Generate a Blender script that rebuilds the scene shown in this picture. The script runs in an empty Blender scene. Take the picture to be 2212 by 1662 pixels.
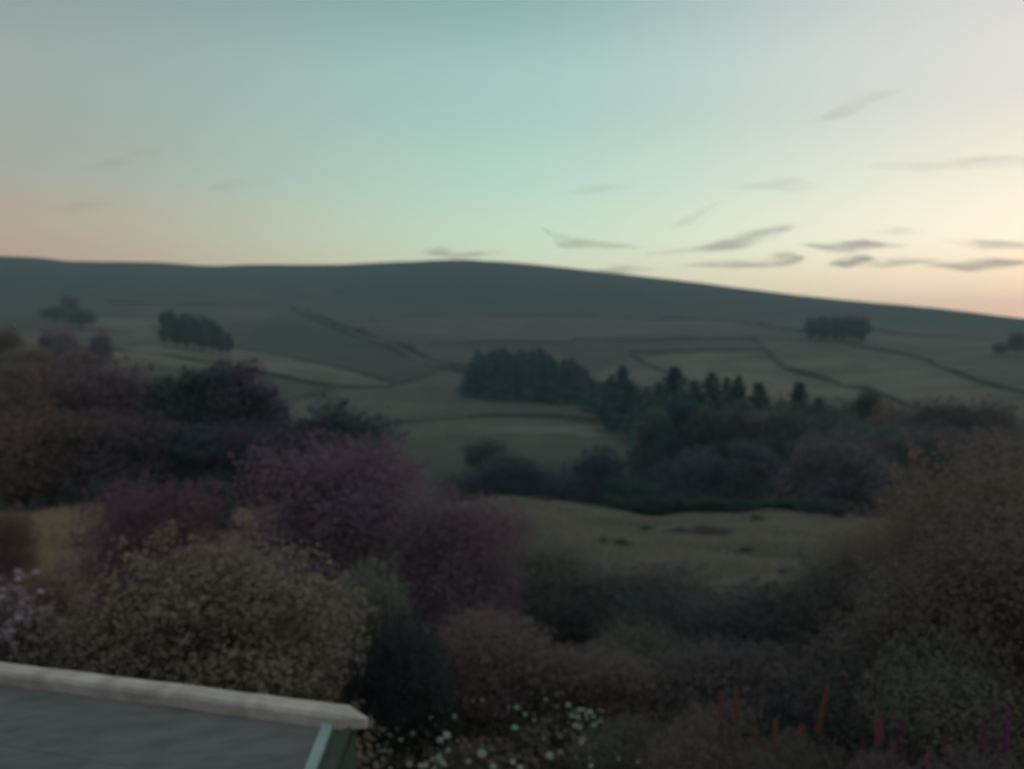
import bpy, math
import numpy as np
from mathutils import noise as mnoise, Vector

# ------------------------------------------------------------------ camera, sky, sun, exposure
scene = bpy.context.scene
COL = scene.collection
EYE = 5.0                      # eye height above the garden, an upstairs window
FPX, CX, CY, YH = 1840.0, 1106.0, 831.0, 760.0     # photo measured on a 2212 px wide sheet
PITCH = math.atan((CY - YH) / FPX)

cam_d = bpy.data.cameras.new('camera')
cam = bpy.data.objects.new('camera', cam_d)
COL.objects.link(cam)
cam_d.sensor_width = 36.0
cam_d.lens = FPX / 2212.0 * 36.0
cam_d.clip_start, cam_d.clip_end = 0.05, 40000.0
cam.location = (0, 0, EYE)
cam.rotation_euler = (math.pi / 2 - PITCH, 0, 0)
cam_d.dof.use_dof = True               # the phone focused on the near window glass: all beyond is a little soft
cam_d.dof.focus_distance = 1.5
cam_d.dof.aperture_fstop = 2.8
scene.camera = cam

SUN_AZ, SUN_EL = math.radians(46), math.radians(2.0)     # from +Y towards +X


def lin(c):
    c = np.array(c, float) / 255.0
    return tuple(np.where(c <= 0.04045, c / 12.92, ((c + 0.055) / 1.055) ** 2.4))


world = bpy.data.worlds.new('World')
scene.world = world
world.use_nodes = True
wt = world.node_tree
wt.nodes.clear()


def wn(kind, **kw):
    n = wt.nodes.new(kind)
    for k, v in kw.items():
        setattr(n, k, v)
    return n


def wmath(op, a, b=None, c=None):
    n = wn('ShaderNodeMath', operation=op)
    for i, v in enumerate((a, b, c)):
        if v is None:
            continue
        if isinstance(v, (int, float)):
            n.inputs[i].default_value = v
        else:
            wt.links.new(v, n.inputs[i])
    return n.outputs[0]


def wramp(fac, stops, span):
    n = wn('ShaderNodeValToRGB')
    n.color_ramp.interpolation = 'EASE'
    el = n.color_ramp.elements
    while len(el) < len(stops):
        el.new(0.5)
    for e, (p, c) in zip(el, stops):
        e.position = p / span
        e.color = lin(c) + (1,)
    wt.links.new(fac, n.inputs[0])
    return n.outputs[0]


tc = wn('ShaderNodeTexCoord')
sep = wn('ShaderNodeSeparateXYZ')
wt.links.new(tc.outputs['Generated'], sep.inputs[0])
sx, sy, sz = sep.outputs
elev = wmath('MULTIPLY', wmath('ARCSINE', sz), 180 / math.pi)
elf = wmath('DIVIDE', elev, 90.0)
horl = wmath('MAXIMUM', wmath('SQRT', wmath('ADD', wmath('MULTIPLY', sx, sx), wmath('MULTIPLY', sy, sy))), 1e-4)
cosd = wmath('DIVIDE', wmath('ADD', wmath('MULTIPLY', sx, math.sin(SUN_AZ)), wmath('MULTIPLY', sy, math.cos(SUN_AZ))), horl)
dsun = wmath('MULTIPLY', wmath('ARCCOSINE', wmath('MINIMUM', wmath('MAXIMUM', cosd, -1.0), 1.0)), 180 / math.pi)

near_sun = wramp(elf, [(0, (238, 190, 176)), (2.4, (240, 198, 180)), (4, (250, 222, 194)), (7, (251, 238, 216)), (11, (241, 234, 216)),
                       (16, (230, 224, 217)), (23, (214, 211, 208)), (45, (196, 202, 200)), (90, (156, 180, 178))], 90)
mid_sky = wramp(elf, [(0, (214, 196, 168)), (5, (204, 208, 176)), (8, (190, 214, 188)), (12, (180, 214, 197)), (17, (164, 202, 191)),
                      (23, (134, 174, 167)), (45, (146, 178, 172)), (90, (148, 174, 172))], 90)
far_sky = wramp(elf, [(0, (172, 138, 122)), (5.5, (176, 146, 126)), (8, (174, 154, 135)), (11, (165, 164, 152)), (15, (162, 170, 162)),
                      (23, (138, 151, 149)), (45, (144, 162, 162)), (90, (146, 170, 170))], 90)


def wrange(v, a, b):
    n = wn('ShaderNodeMapRange', interpolation_type='SMOOTHSTEP')
    n.inputs[1].default_value, n.inputs[2].default_value = a, b
    wt.links.new(v, n.inputs[0])
    return n.outputs[0]


def wmix(f, a, b):
    n = wn('ShaderNodeMix', data_type='RGBA')
    wt.links.new(f, n.inputs[0])
    wt.links.new(a, n.inputs[6])
    wt.links.new(b, n.inputs[7])
    return n.outputs[2]


sky_col = wmix(wrange(dsun, 10, 50), near_sun, mid_sky)
sky_col = wmix(wrange(dsun, 42, 80), sky_col, far_sky)
bg_dusk = wn('ShaderNodeBackground')
wt.links.new(sky_col, bg_dusk.inputs[0])
glow = wn('ShaderNodeMapRange', interpolation_type='SMOOTHSTEP')       # the band of light along the horizon
for _i, _v in enumerate((15.0, 1.0, 1.02, 1.54)):
    glow.inputs[_i + 1].default_value = _v
wt.links.new(elev, glow.inputs[0])
wt.links.new(glow.outputs[0], bg_dusk.inputs[1])
nish = wn('ShaderNodeTexSky')
nish.sky_type = 'NISHITA'
nish.sun_disc = False
nish.sun_elevation = SUN_EL
nish.sun_rotation = SUN_AZ
nish.air_density, nish.dust_density, nish.ozone_density = 1.0, 1.0, 2.0
bg_nish = wn('ShaderNodeBackground')
wt.links.new(nish.outputs[0], bg_nish.inputs[0])
bg_nish.inputs[1].default_value = 0.05
addsh = wn('ShaderNodeAddShader')
wt.links.new(bg_dusk.outputs[0], addsh.inputs[0])
wt.links.new(bg_nish.outputs[0], addsh.inputs[1])
wout = wn('ShaderNodeOutputWorld')
wt.links.new(addsh.outputs[0], wout.inputs[0])

sun_d = bpy.data.lights.new('sun', 'SUN')
sun_d.energy = 0.12                    # last glow, the sun itself is down behind the ridge
sun_d.angle = math.radians(14)
sun_d.color = (1.0, 0.8, 0.66)
sun = bpy.data.objects.new('sun', sun_d)
COL.objects.link(sun)
sdir = Vector((math.sin(SUN_AZ) * math.cos(0.09), math.cos(SUN_AZ) * math.cos(0.09), math.sin(0.09)))
sun.rotation_euler = sdir.to_track_quat('Z', 'Y').to_euler()

vs = scene.view_settings
vs.view_transform, vs.look, vs.gamma, vs.exposure = 'Standard', 'None', 1.0, 0.0
vs.use_curve_mapping = False
cy = scene.cycles
cy.use_denoising = True
cy.max_bounces, cy.diffuse_bounces, cy.glossy_bounces, cy.transmission_bounces = 5, 3, 1, 3
cy.volume_bounces, cy.transparent_max_bounces = 0, 8
cy.use_adaptive_sampling = False

# ------------------------------------------------------------------ helpers
rng = np.random.default_rng(7)


def ray(x, y):
    """photo point -> (azimuth, tangent of elevation)"""
    a, b = (x - CX) / FPX, (y - CY) / FPX
    cp, sp = math.cos(PITCH), math.sin(PITCH)
    fwd, up = cp - b * sp, -sp - b * cp
    return math.atan2(a, fwd), up / math.hypot(a, fwd)


def link(o, parent=None):
    COL.objects.link(o)
    if parent is not None:
        o.parent = parent
    return o


def npmesh(name, v, f, smooth=False):
    v = np.asarray(v, np.float32).reshape(-1, 3)
    f = np.asarray(f, np.int32)
    me = bpy.data.meshes.new(name)
    k = f.shape[1]
    me.vertices.add(len(v))
    me.vertices.foreach_set('co', v.ravel())
    me.loops.add(f.size)
    me.loops.foreach_set('vertex_index', f.ravel())
    me.polygons.add(len(f))
    me.polygons.foreach_set('loop_start', np.arange(0, f.size, k, dtype=np.int32))
    if smooth:
        me.polygons.foreach_set('use_smooth', np.ones(len(f), bool))
    me.update(calc_edges=True)
    me.validate()
    return me


def obj(name, me, mat, parent=None, color=None):
    if mat is not None and not me.materials:
        me.materials.append(mat)
    o = link(bpy.data.objects.new(name, me), parent)
    if color is not None:
        o.color = tuple(color) + (1,)
    return o


def tag(o, label, cat, group=None):
    o['label'], o['category'] = label, cat
    if group:
        o['group'] = group
    return o


def empty(name, loc, rz=0.0, scale=(1, 1, 1)):
    o = link(bpy.data.objects.new(name, None))
    o.empty_display_size = 0.2
    o.location, o.rotation_euler, o.scale = loc, (0, 0, rz), scale
    return o


class MB:
    def __init__(s):
        s.v, s.f = [], []

    def quadstrip(s, rings, close=True, cap=True):
        n, b = len(rings[0]), len(s.v)
        for r in rings:
            s.v.extend([tuple(p) for p in r])
        for i in range(len(rings) - 1):
            for j in range(n if close else n - 1):
                k = (j + 1) % n
                s.f.append((b + i * n + j, b + i * n + k, b + (i + 1) * n + k, b + (i + 1) * n + j))
        if cap and close:
            s.f.append(tuple(b + j for j in reversed(range(n))))
            s.f.append(tuple(b + (len(rings) - 1) * n + j for j in range(n)))

    def tube(s, pts, rad, n=6):
        pts = [np.array(p, float) for p in pts]
        rings = []
        for i, p in enumerate(pts):
            d = pts[min(i + 1, len(pts) - 1)] - pts[max(i - 1, 0)]
            d = d / (np.linalg.norm(d) + 1e-9)
            a = np.cross(d, (0.31, 0.95, 0.02))
            a /= np.linalg.norm(a) + 1e-9
            c = np.cross(d, a)
            rings.append([p + rad[i] * (math.cos(t) * a + math.sin(t) * c) for t in np.arange(n) * 2 * math.pi / n])
        s.quadstrip(rings)

    def mesh(s, name, smooth=False):
        me = bpy.data.meshes.new(name)
        me.from_pydata([tuple(map(float, p)) for p in s.v], [], s.f)
        if smooth:
            me.polygons.foreach_set('use_smooth', np.ones(len(me.polygons), bool))
        me.update()
        return me


# ------------------------------------------------------------------ materials
def new_mat(name):
    m = bpy.data.materials.new(name)
    m.use_nodes = True
    nt = m.node_tree
    b = nt.nodes['Principled BSDF']
    b.inputs['Roughness'].default_value = 0.9
    b.inputs['Specular IOR Level'].default_value = 0.15
    return m, nt, b


def nd(nt, kind, **kw):
    n = nt.nodes.new(kind)
    for k, v in kw.items():
        setattr(n, k, v)
    return n


def mixn(nt, blend, f, a, b):
    n = nd(nt, 'ShaderNodeMix', data_type='RGBA', blend_type=blend)
    for i, v in ((0, f), (6, a), (7, b)):
        if isinstance(v, (int, float)):
            n.inputs[i].default_value = v
        elif isinstance(v, tuple):
            n.inputs[i].default_value = v + (1,) if len(v) == 3 else v
        else:
            nt.links.new(v, n.inputs[i])
    return n.outputs[2]


def noise_fac(nt, scale, lo=0.35, hi=0.65, detail=4.0, coord='Object', stretch=None, rough=0.55):
    t = nd(nt, 'ShaderNodeTexCoord')
    src = t.outputs[coord]
    if stretch:
        mp = nd(nt, 'ShaderNodeMapping')
        mp.inputs['Scale'].default_value = stretch
        nt.links.new(src, mp.inputs[0])
        src = mp.outputs[0]
    n = nd(nt, 'ShaderNodeTexNoise')
    n.inputs['Scale'].default_value, n.inputs['Detail'].default_value = scale, detail
    n.inputs['Roughness'].default_value = rough
    nt.links.new(src, n.inputs[0])
    r = nd(nt, 'ShaderNodeMapRange')
    r.inputs[1].default_value, r.inputs[2].default_value = lo, hi
    nt.links.new(n.outputs[0], r.inputs[0])
    return r.outputs[0]


def foliage_mat(name, spread=0.5, alt=(1.1, 0.97, 0.92), trans=0.8):
    """leaf colour = the plant's own colour (object colour) varied leaf by leaf"""
    m, nt, b = new_mat(name)
    oi = nd(nt, 'ShaderNodeObjectInfo')
    geo = nd(nt, 'ShaderNodeNewGeometry')
    ri = geo.outputs['Random Per Island']
    rg = nd(nt, 'ShaderNodeMapRange')
    rg.inputs[3].default_value, rg.inputs[4].default_value = 1 - spread, 1 + spread
    nt.links.new(ri, rg.inputs[0])
    mul = nd(nt, 'ShaderNodeVectorMath', operation='SCALE')
    nt.links.new(oi.outputs['Color'], mul.inputs[0])
    nt.links.new(rg.outputs[0], mul.inputs['Scale'])
    nf = noise_fac(nt, 2.2, 0.4, 0.62)
    tint = mixn(nt, 'MULTIPLY', nf, mul.outputs[0], alt)
    nt.links.new(tint, b.inputs['Base Color'])
    tr = nd(nt, 'ShaderNodeBsdfTranslucent')
    dim = nd(nt, 'ShaderNodeVectorMath', operation='SCALE')          # thin leaves pass about as much light as they reflect
    dim.inputs['Scale'].default_value = trans
    nt.links.new(tint, dim.inputs[0])
    nt.links.new(dim.outputs[0], tr.inputs[0])
    ms = nd(nt, 'ShaderNodeAddShader')
    nt.links.new(b.outputs[0], ms.inputs[0])
    nt.links.new(tr.outputs[0], ms.inputs[1])
    nt.links.new(ms.outputs[0], nt.nodes['Material Output'].inputs[0])
    return m


def plain_mat(name, col, col2, scale=6.0, rough=0.85, stretch=None, bump=0.0, spec=0.15, lo=0.35, hi=0.65):
    m, nt, b = new_mat(name)
    f = noise_fac(nt, scale, lo, hi, 6.0, stretch=stretch)
    nt.links.new(mixn(nt, 'MIX', f, col, col2), b.inputs['Base Color'])
    b.inputs['Roughness'].default_value = rough
    b.inputs['Specular IOR Level'].default_value = spec
    if bump:
        bp = nd(nt, 'ShaderNodeBump')
        bp.inputs['Strength'].default_value = bump
        bp.inputs['Distance'].default_value = 0.02
        nt.links.new(f, bp.inputs['Height'])
        nt.links.new(bp.outputs[0], b.inputs['Normal'])
    return m


LEAF = foliage_mat('leaf', 0.35)
LEAF_NEAR = foliage_mat('leaf_near', 0.2)
NEEDLE = foliage_mat('needle', 0.4, (1.0, 1.08, 1.12), 0.3)
PETAL = foliage_mat('petal', 0.3, (0.9, 0.9, 0.95), 0.6)
BARK = plain_mat('bark', (0.05, 0.04, 0.035), (0.1, 0.085, 0.075), 9, 0.95, (1, 1, 0.3), 0.5)
STEM = plain_mat('stem', (0.05, 0.055, 0.03), (0.08, 0.07, 0.045), 12, 0.8)
WALLSTONE = plain_mat('wall_stone', (0.050, 0.050, 0.044), (0.095, 0.088, 0.076), 1.2, 0.95, None, 0.6)

# ------------------------------------------------------------------ terrain
COLX = np.array([0, 300, 600, 850, 1106, 1400, 1700, 1950, 2212], float)
NEAR = {4: [-5] * 9, 10: [-5] * 9,
        20: [-5.6, -5.8, -6.2, -6.5, -6.5, -6.5, -6.2, -6, -5.8],
        35: [-6.8, -7, -8, -8.6, -9, -9, -8.8, -8, -7.5],
        50: [-8.3, -8.4, -9.2, -9.8, -9.6, -10.35, -10.0, -9.9, -9.5],
        60: [-10.5, -10.6, -11.2, -11.2, -10.5, -11.55, -10.95, -11.1, -10.8],
        80: [-12, -12.5, -14, -16, -17, -17, -17, -16, -15],
        110: [-11.5, -13, -16, -20, -22, -22, -22, -19, -17]}
FAR = {150: [880, 900, 960, 1010, 1036, 1036, 1040, 1000, 980],
       230: [800, 810, 880, 915, 915, 915, 905, 900, 890],
       300: [770, 772, 820, 850, 861, 862, 850, 845, 835],
       400: [735, 735, 765, 785, 795, 790, 775, 775, 780],
       500: [700, 700, 715, 725, 735, 735, 735, 745, 755],
       700: [655, 655, 662, 680, 685, 688, 695, 712, 728]}
SKYX = [0, 90, 170, 330, 400, 460, 560, 700, 800, 900, 1000, 1100, 1200, 1320, 1500, 1700, 1850, 2000, 2212]
SKYY = [562, 566, 573, 574, 578, 581, 578, 577, 573, 568, 565, 570, 579, 592, 612, 637, 652, 665, 690]
DS = sorted(NEAR) + sorted(FAR)


def cubic(xq, xs, ys):
    """smooth interpolation through the points (Hermite with limited slopes), ends held"""
    xq = np.clip(np.asarray(xq, float), xs[0], xs[-1])
    xs, ys = np.asarray(xs, float), np.asarray(ys, float)
    h = np.diff(xs)
    s = np.diff(ys, axis=0) / (h if ys.ndim == 1 else h[:, None])
    m = np.zeros_like(ys)
    m[0], m[-1] = s[0], s[-1]
    prod = s[:-1] * s[1:]
    m[1:-1] = np.where(prod > 0, 2 * prod / np.where(np.abs(s[:-1] + s[1:]) < 1e-12, 1, s[:-1] + s[1:]), 0)
    i = np.clip(np.searchsorted(xs, xq, side='right') - 1, 0, len(h) - 1)
    t = (xq - xs[i]) / h[i]
    hh = h[i]
    if ys.ndim > 1:
        t, hh = t[..., None], hh[..., None]
    return ((2 * t ** 3 - 3 * t ** 2 + 1) * ys[i] + (t ** 3 - 2 * t ** 2 + t) * hh * m[i]
            + (-2 * t ** 3 + 3 * t ** 2) * ys[i + 1] + (t ** 3 - t ** 2) * hh * m[i + 1])


AZ_L, AZ_R = ray(0, YH)[0], ray(2212, YH)[0]


def az_to_x(az):
    return CX + FPX * np.tan(np.clip(az, AZ_L, AZ_R)) * math.cos(PITCH)


_cols = []
for ci, x in enumerate(COLX):
    zs = [NEAR[d][ci] for d in sorted(NEAR)] + [ray(x, FAR[d][ci])[1] * d for d in sorted(FAR)]
    _cols.append(zs)
_cols = np.array(_cols)


def sky_at(x):
    y = cubic(x, SKYX, SKYY)
    s = 1500 - 600 * np.clip(x, 0, 2212) / 2212
    a = (x - CX) / FPX
    b = (y - CY) / FPX
    cp, sp = math.cos(PITCH), math.sin(PITCH)
    fwd, up = cp - b * sp, -sp - b * cp
    return s, up / np.hypot(a, fwd)


def rel_height(az, d):
    """terrain height relative to the eye; az, d arrays of one shape"""
    az, d = np.atleast_1d(np.asarray(az, float)), np.atleast_1d(np.asarray(d, float))
    azw = np.where(np.abs(az) > math.pi / 2, np.sign(az) * (math.pi - np.abs(az)), az)
    x = az_to_x(azw)
    zc = cubic(x, COLX, _cols)                      # n x D
    s, te = sky_at(x)
    zs = s * te
    out = np.empty(len(x))
    ld = np.log(DS)
    for i in range(len(x)):
        L = np.append(ld, (math.log(s[i]), math.log(s[i] * 1.25), math.log(4000)))
        Z = np.append(zc[i], (zs[i], zs[i] * 1.06, zs[i] * 0.9))
        out[i] = cubic(np.array([math.log(max(d[i], 4))]), L, Z)[0]
    return out


# height grid, looked up for everything that stands on the ground
RAD = np.concatenate([np.linspace(0.5, 8, 8), np.geomspace(9, 2600, 250)])
AZF = np.radians(np.concatenate([np.linspace(-180, -41, 48)[:-1], np.linspace(-41, 41, 370), np.linspace(41, 180, 48)[1:-1]]))
H = np.empty((len(AZF), len(RAD)))
_azw = np.where(np.abs(AZF) > math.pi / 2, np.sign(AZF) * (math.pi - np.abs(AZF)), AZF)
_x = az_to_x(_azw)
_zc = cubic(_x, COLX, _cols)
_s, _te = sky_at(_x)
_ldq = np.log(np.maximum(RAD, 4))
for i in range(len(AZF)):
    L = np.append(np.log(DS), (math.log(_s[i]), math.log(_s[i] * 1.25), math.log(4000)))
    Z = np.append(_zc[i], (_s[i] * _te[i], _s[i] * _te[i] * 1.06, _s[i] * _te[i] * 0.9))
    H[i] = cubic(_ldq, L, Z)
GX = np.sin(AZF)[:, None] * RAD[None, :]
GY = np.cos(AZF)[:, None] * RAD[None, :]
front = np.abs(AZF) < math.radians(50)
for i in np.where(front)[0]:
    for j in range(len(RAD)):
        r = RAD[j]
        amp = 0.08 if r < 30 else (0.25 if r < 65 else min(1.6, 0.25 + r / 500))
        sc = 0.25 if r < 65 else 0.03
        H[i, j] += amp * mnoise.noise((GX[i, j] * sc, GY[i, j] * sc, 3.3)) * (0.35 if r > 850 else 1)


def ground(x, y):
    """world height of the ground under (x, y)"""
    r, a = math.hypot(x, y), math.atan2(x, y)
    i = min(max(np.searchsorted(AZF, a) - 1, 0), len(AZF) - 2)
    j = min(max(np.searchsorted(RAD, r) - 1, 0), len(RAD) - 2)
    u = (a - AZF[i]) / (AZF[i + 1] - AZF[i])
    w = min(max((r - RAD[j]) / (RAD[j + 1] - RAD[j]), 0), 1)
    return EYE + float((1 - u) * ((1 - w) * H[i, j] + w * H[i, j + 1]) + u * ((1 - w) * H[i + 1, j] + w * H[i + 1, j + 1]))


def hit(px, py, dmin=62.0):
    """the place on the terrain seen at a photo point, farther than dmin"""
    az, te = ray(px, py)
    i = min(max(np.searchsorted(AZF, az) - 1, 0), len(AZF) - 2)
    u = (az - AZF[i]) / (AZF[i + 1] - AZF[i])
    prof = ((1 - u) * H[i] + u * H[i + 1]) / RAD
    js = np.where((RAD > dmin) & (prof >= te))[0]
    if len(js) == 0 or RAD[js[0]] > 1600:
        d = 1200.0
    else:
        j = js[0]
        t0, t1 = prof[j - 1], prof[j]
        d = RAD[j - 1] + (RAD[j] - RAD[j - 1]) * min(max((te - t0) / (t1 - t0 + 1e-9), 0), 1)
    return math.sin(az) * d, math.cos(az) * d


def spot(px, d):
    az = ray(px, YH)[0]
    x, y = math.sin(az) * d, math.cos(az) * d
    return x, y, ground(x, y)


def top_z(px, py, d):
    return EYE + ray(px, py)[1] * d


# field tones: a value for each terrain vertex, looked up in plan
def in_poly(X, Y, poly):
    inside = np.zeros(X.shape, bool)
    n = len(poly)
    for k in range(n):
        x0, y0 = poly[k]
        x1, y1 = poly[(k + 1) % n]
        c = ((y0 > Y) != (y1 > Y)) & (X < (x1 - x0) * (Y - y0) / (y1 - y0 + 1e-12) + x0)
        inside ^= c
    return inside


FIELDS = [  # tone, outline in the photograph
    (0.95, [(120, 752), (250, 748), (380, 742), (520, 756), (700, 786), (855, 826), (840, 838), (700, 833), (560, 804), (400, 775), (240, 757)]),
    (0.88, [(60, 800), (130, 770), (240, 759), (400, 777), (560, 808), (560, 830), (420, 800), (250, 790), (120, 822)]),
    (0.80, [(20, 722), (120, 715), (330, 700), (340, 745), (230, 750), (100, 750)]),
    (0.85, [(180, 690), (340, 672), (350, 700), (180, 712)]),
    (0.25, [(505, 752), (560, 700), (640, 668), (740, 716), (850, 758), (955, 798), (860, 828), (700, 788)]),
    (0.62, [(240, 658), (630, 664), (560, 700), (500, 700), (350, 676)]),
    (0.72, [(590, 872), (720, 842), (860, 832), (960, 800), (1015, 810), (1020, 862), (1200, 880), (1390, 916), (1200, 900), (1070, 897), (950, 902), (840, 914), (600, 910)]),
    (0.78, [(840, 922), (950, 910), (1070, 905), (1200, 908), (1320, 920), (1385, 924), (1385, 950), (1200, 935), (1000, 935), (880, 945)]),
    (0.70, [(1290, 812), (1340, 766), (1362, 768), (1420, 798), (1480, 828), (1460, 840), (1380, 850), (1300, 830)]),
    (0.85, [(1370, 768), (1500, 760), (1645, 760), (1670, 775), (1700, 800), (1800, 828), (1920, 863), (2005, 893), (1850, 900), (1600, 850), (1490, 826), (1425, 795)]),
    (0.82, [(1645, 740), (1830, 748), (1950, 768), (2050, 803), (2212, 855), (2212, 900), (2020, 893), (1920, 857), (1800, 822), (1705, 794)]),
    (0.70, [(1880, 716), (2000, 730), (2212, 745), (2212, 845), (2050, 797), (1950, 762), (1850, 742)]),
    (0.66, [(820, 700), (960, 690), (1200, 690), (1400, 697), (1560, 697), (1700, 722), (1700, 735), (1560, 729), (1400, 733), (1240, 731), (940, 738), (900, 745)]),
    (0.45, [(1020, 760), (1100, 745), (1240, 742), (1360, 762), (1300, 800), (1200, 780)]),
]
TONE = np.full(GX.shape, 0.5)
DD = np.broadcast_to(RAD[None, :], GX.shape)
xs_all = az_to_x(_azw)
MOORX = [0, 230, 640, 800, 1000, 1200, 1400, 1550, 1740, 1880, 2050, 2212]
MOORY = [665, 655, 660, 690, 680, 684, 691, 691, 714, 708, 716, 724]
moor_d = np.array([math.hypot(*hit(px, py)) for px, py in zip(MOORX, MOORY)])
md = cubic(xs_all, MOORX, moor_d)
TONE = np.where(DD > md[:, None], np.clip(0.34 - 0.3 * (DD / md[:, None] - 1) / 0.35, 0.06, 0.34), TONE)
for tone, poly in FIELDS:
    wp = [hit(px, py) for px, py in poly]
    TONE = np.where(in_poly(GX, GY, wp) & (DD > 120), tone, TONE)
# valley floor is rough pasture, the paddock below the garden is dry grass, the garden is soil and undergrowth
TONE = np.where((DD > 62) & (DD < 170), np.minimum(TONE, 0.3), TONE)
TONE = np.where((DD > 24) & (DD <= 62), 0.5, TONE)
TONE = np.where(DD <= 24, 0.2, TONE)
nA, nR = GX.shape
V = np.stack([GX, GY, H + EYE], -1).reshape(-1, 3)
idx = np.arange(nA * nR).reshape(nA, nR)
nxt = np.roll(idx, -1, axis=0)
F = np.stack([idx[:, :-1], idx[:, 1:], nxt[:, 1:], nxt[:, :-1]], -1).reshape(-1, 4)[:, ::-1]
tme = npmesh('terrain', V, F, True)
at = tme.attributes.new('field_tone', 'FLOAT', 'POINT')
at.data.foreach_set('value', TONE.ravel().astype(np.float32))

m, nt, b = new_mat('ground')
an = nd(nt, 'ShaderNodeAttribute', attribute_name='field_tone')
cr = nd(nt, 'ShaderNodeValToRGB')
els = cr.color_ramp.elements
while len(els) < 5:
    els.new(0.5)
for e, (p, c) in zip(els, [(0.0, (0.044, 0.050, 0.050)), (0.2, (0.058, 0.056, 0.048)), (0.5, (0.088, 0.072, 0.054)),
                           (0.75, (0.120, 0.094, 0.070)), (1.0, (0.215, 0.166, 0.124))]):
    e.position, e.color = p, c + (1,)
wob = noise_fac(nt, 0.03, 0.3, 0.7, 5, stretch=(1, 1, 4))
ad = nd(nt, 'ShaderNodeMath', operation='MULTIPLY_ADD')
ad.inputs[1].default_value, ad.inputs[2].default_value = 0.40, -0.20
nt.links.new(wob, ad.inputs[0])
wob2 = noise_fac(nt, 0.0055, 0.3, 0.7, 4, stretch=(0.6, 1.6, 1))
ad2 = nd(nt, 'ShaderNodeMath', operation='MULTIPLY_ADD')
ad2.inputs[1].default_value, ad2.inputs[2].default_value = 0.34, -0.15
nt.links.new(wob2, ad2.inputs[0])
sm0 = nd(nt, 'ShaderNodeMath', operation='ADD')
nt.links.new(ad.outputs[0], sm0.inputs[0])
nt.links.new(ad2.outputs[0], sm0.inputs[1])
sm = nd(nt, 'ShaderNodeMath', operation='ADD')
nt.links.new(an.outputs['Fac'], sm.inputs[0])
nt.links.new(sm0.outputs[0], sm.inputs[1])
nt.links.new(sm.outputs[0], cr.inputs[0])
fine = noise_fac(nt, 0.7, 0.3, 0.7, 8)
mid = noise_fac(nt, 0.09, 0.35, 0.68, 6)
c1 = mixn(nt, 'MULTIPLY', mid, cr.outputs[0], (0.74, 0.78, 0.80))
c2 = mixn(nt, 'MULTIPLY', fine, c1, (0.68, 0.7, 0.72))
nt.links.new(c2, b.inputs['Base Color'])
bp = nd(nt, 'ShaderNodeBump')
bp.inputs['Strength'].default_value, bp.inputs['Distance'].default_value = 0.5, 0.25
nt.links.new(fine, bp.inputs['Height'])
nt.links.new(bp.outputs[0], b.inputs['Normal'])
terr = obj('terrain', tme, m)
terr['kind'] = 'structure'


# ------------------------------------------------------------------ field walls
def field_wall(pts, label, height=1.35, thick=0.7, group='field walls on the far hillside'):
    w = [np.array(hit(*p)) for p in pts]
    # resample in plan
    seg = [np.linalg.norm(w[i + 1] - w[i]) for i in range(len(w) - 1)]
    tt = np.concatenate([[0], np.cumsum(seg)])
    n = max(6, int(tt[-1] / 3.0))
    q = np.linspace(0, tt[-1], n)
    P = np.stack([cubic(q, tt, np.array(w)[:, 0]), cubic(q, tt, np.array(w)[:, 1])], 1)
    r = np.random.default_rng(int(abs(pts[0][0]) * 7 + pts[0][1]))
    mb = MB()
    base = np.array([P[0][0], P[0][1], ground(*P[0])])
    rings = []
    for i in range(n):
        d = P[min(i + 1, n - 1)] - P[max(i - 1, 0)]
        d /= np.linalg.norm(d) + 1e-9
        nrm = np.array([-d[1], d[0]])
        g = ground(*P[i])
        hh = height * min(1.0, max(0.12, 0.62 + 0.9 * mnoise.noise((P[i][0] * 0.035, P[i][1] * 0.035, 5.0)))) * r.uniform(0.7, 1.0)
        th = thick * r.uniform(0.85, 1.15)
        pr = [(-th / 2, -0.5), (th / 2, -0.5), (th * 0.42, hh * 0.6), (th * 0.28, hh), (-th * 0.28, hh * r.uniform(0.93, 1.05)), (-th * 0.42, hh * 0.6)]
        rings.append([np.array([P[i][0] + nrm[0] * a, P[i][1] + nrm[1] * a, g + z]) - base for a, z in pr])
    mb.quadstrip(rings)
    o = obj('field_wall', mb.mesh('field_wall'), WALLSTONE)
    o.location = base
    o['kind'] = 'thing'
    return tag(o, label, 'wall', group)


field_wall([(240, 756), (400, 776), (560, 806), (700, 834), (845, 838)], 'dark field wall along the lower edge of the pale strip field at left', 1.7, 0.9)
field_wall([(580, 871), (720, 841), (860, 831), (950, 798)], 'dark field wall curving up from behind the left trees to the lane', 1.5)
field_wall([(505, 752), (600, 768), (700, 788), (855, 828)], 'field wall between the pale strip field and the darker field above it', 1.2)
field_wall([(648, 664), (760, 712), (900, 762), (1012, 801)], 'upper of the two field walls of the sunken lane running down to the conifers', 3.4, 2.0)
field_wall([(628, 664), (740, 716), (850, 757), (960, 797), (1014, 809)], 'lower of the two field walls of the sunken lane running down to the conifers', 3.2, 2.0)
field_wall([(235, 655), (400, 657), (560, 657), (640, 662)], 'long level field wall high on the left hillside under the moor', 2.0, 1.2)
field_wall([(800, 692), (900, 684), (1000, 679), (1200, 683), (1400, 690), (1550, 690), (1650, 704), (1745, 721)], 'long field wall along the lower edge of the moor in the middle', 2.6, 1.6)
field_wall([(930, 745), (1020, 742), (1100, 740), (1240, 742)], 'faint level field wall above the conifer block', 1.8, 1.0)
field_wall([(1240, 736), (1400, 737), (1560, 733), (1636, 733)], 'upper level field wall left of the bent wall on the right hillside', 2.1, 1.1)
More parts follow.
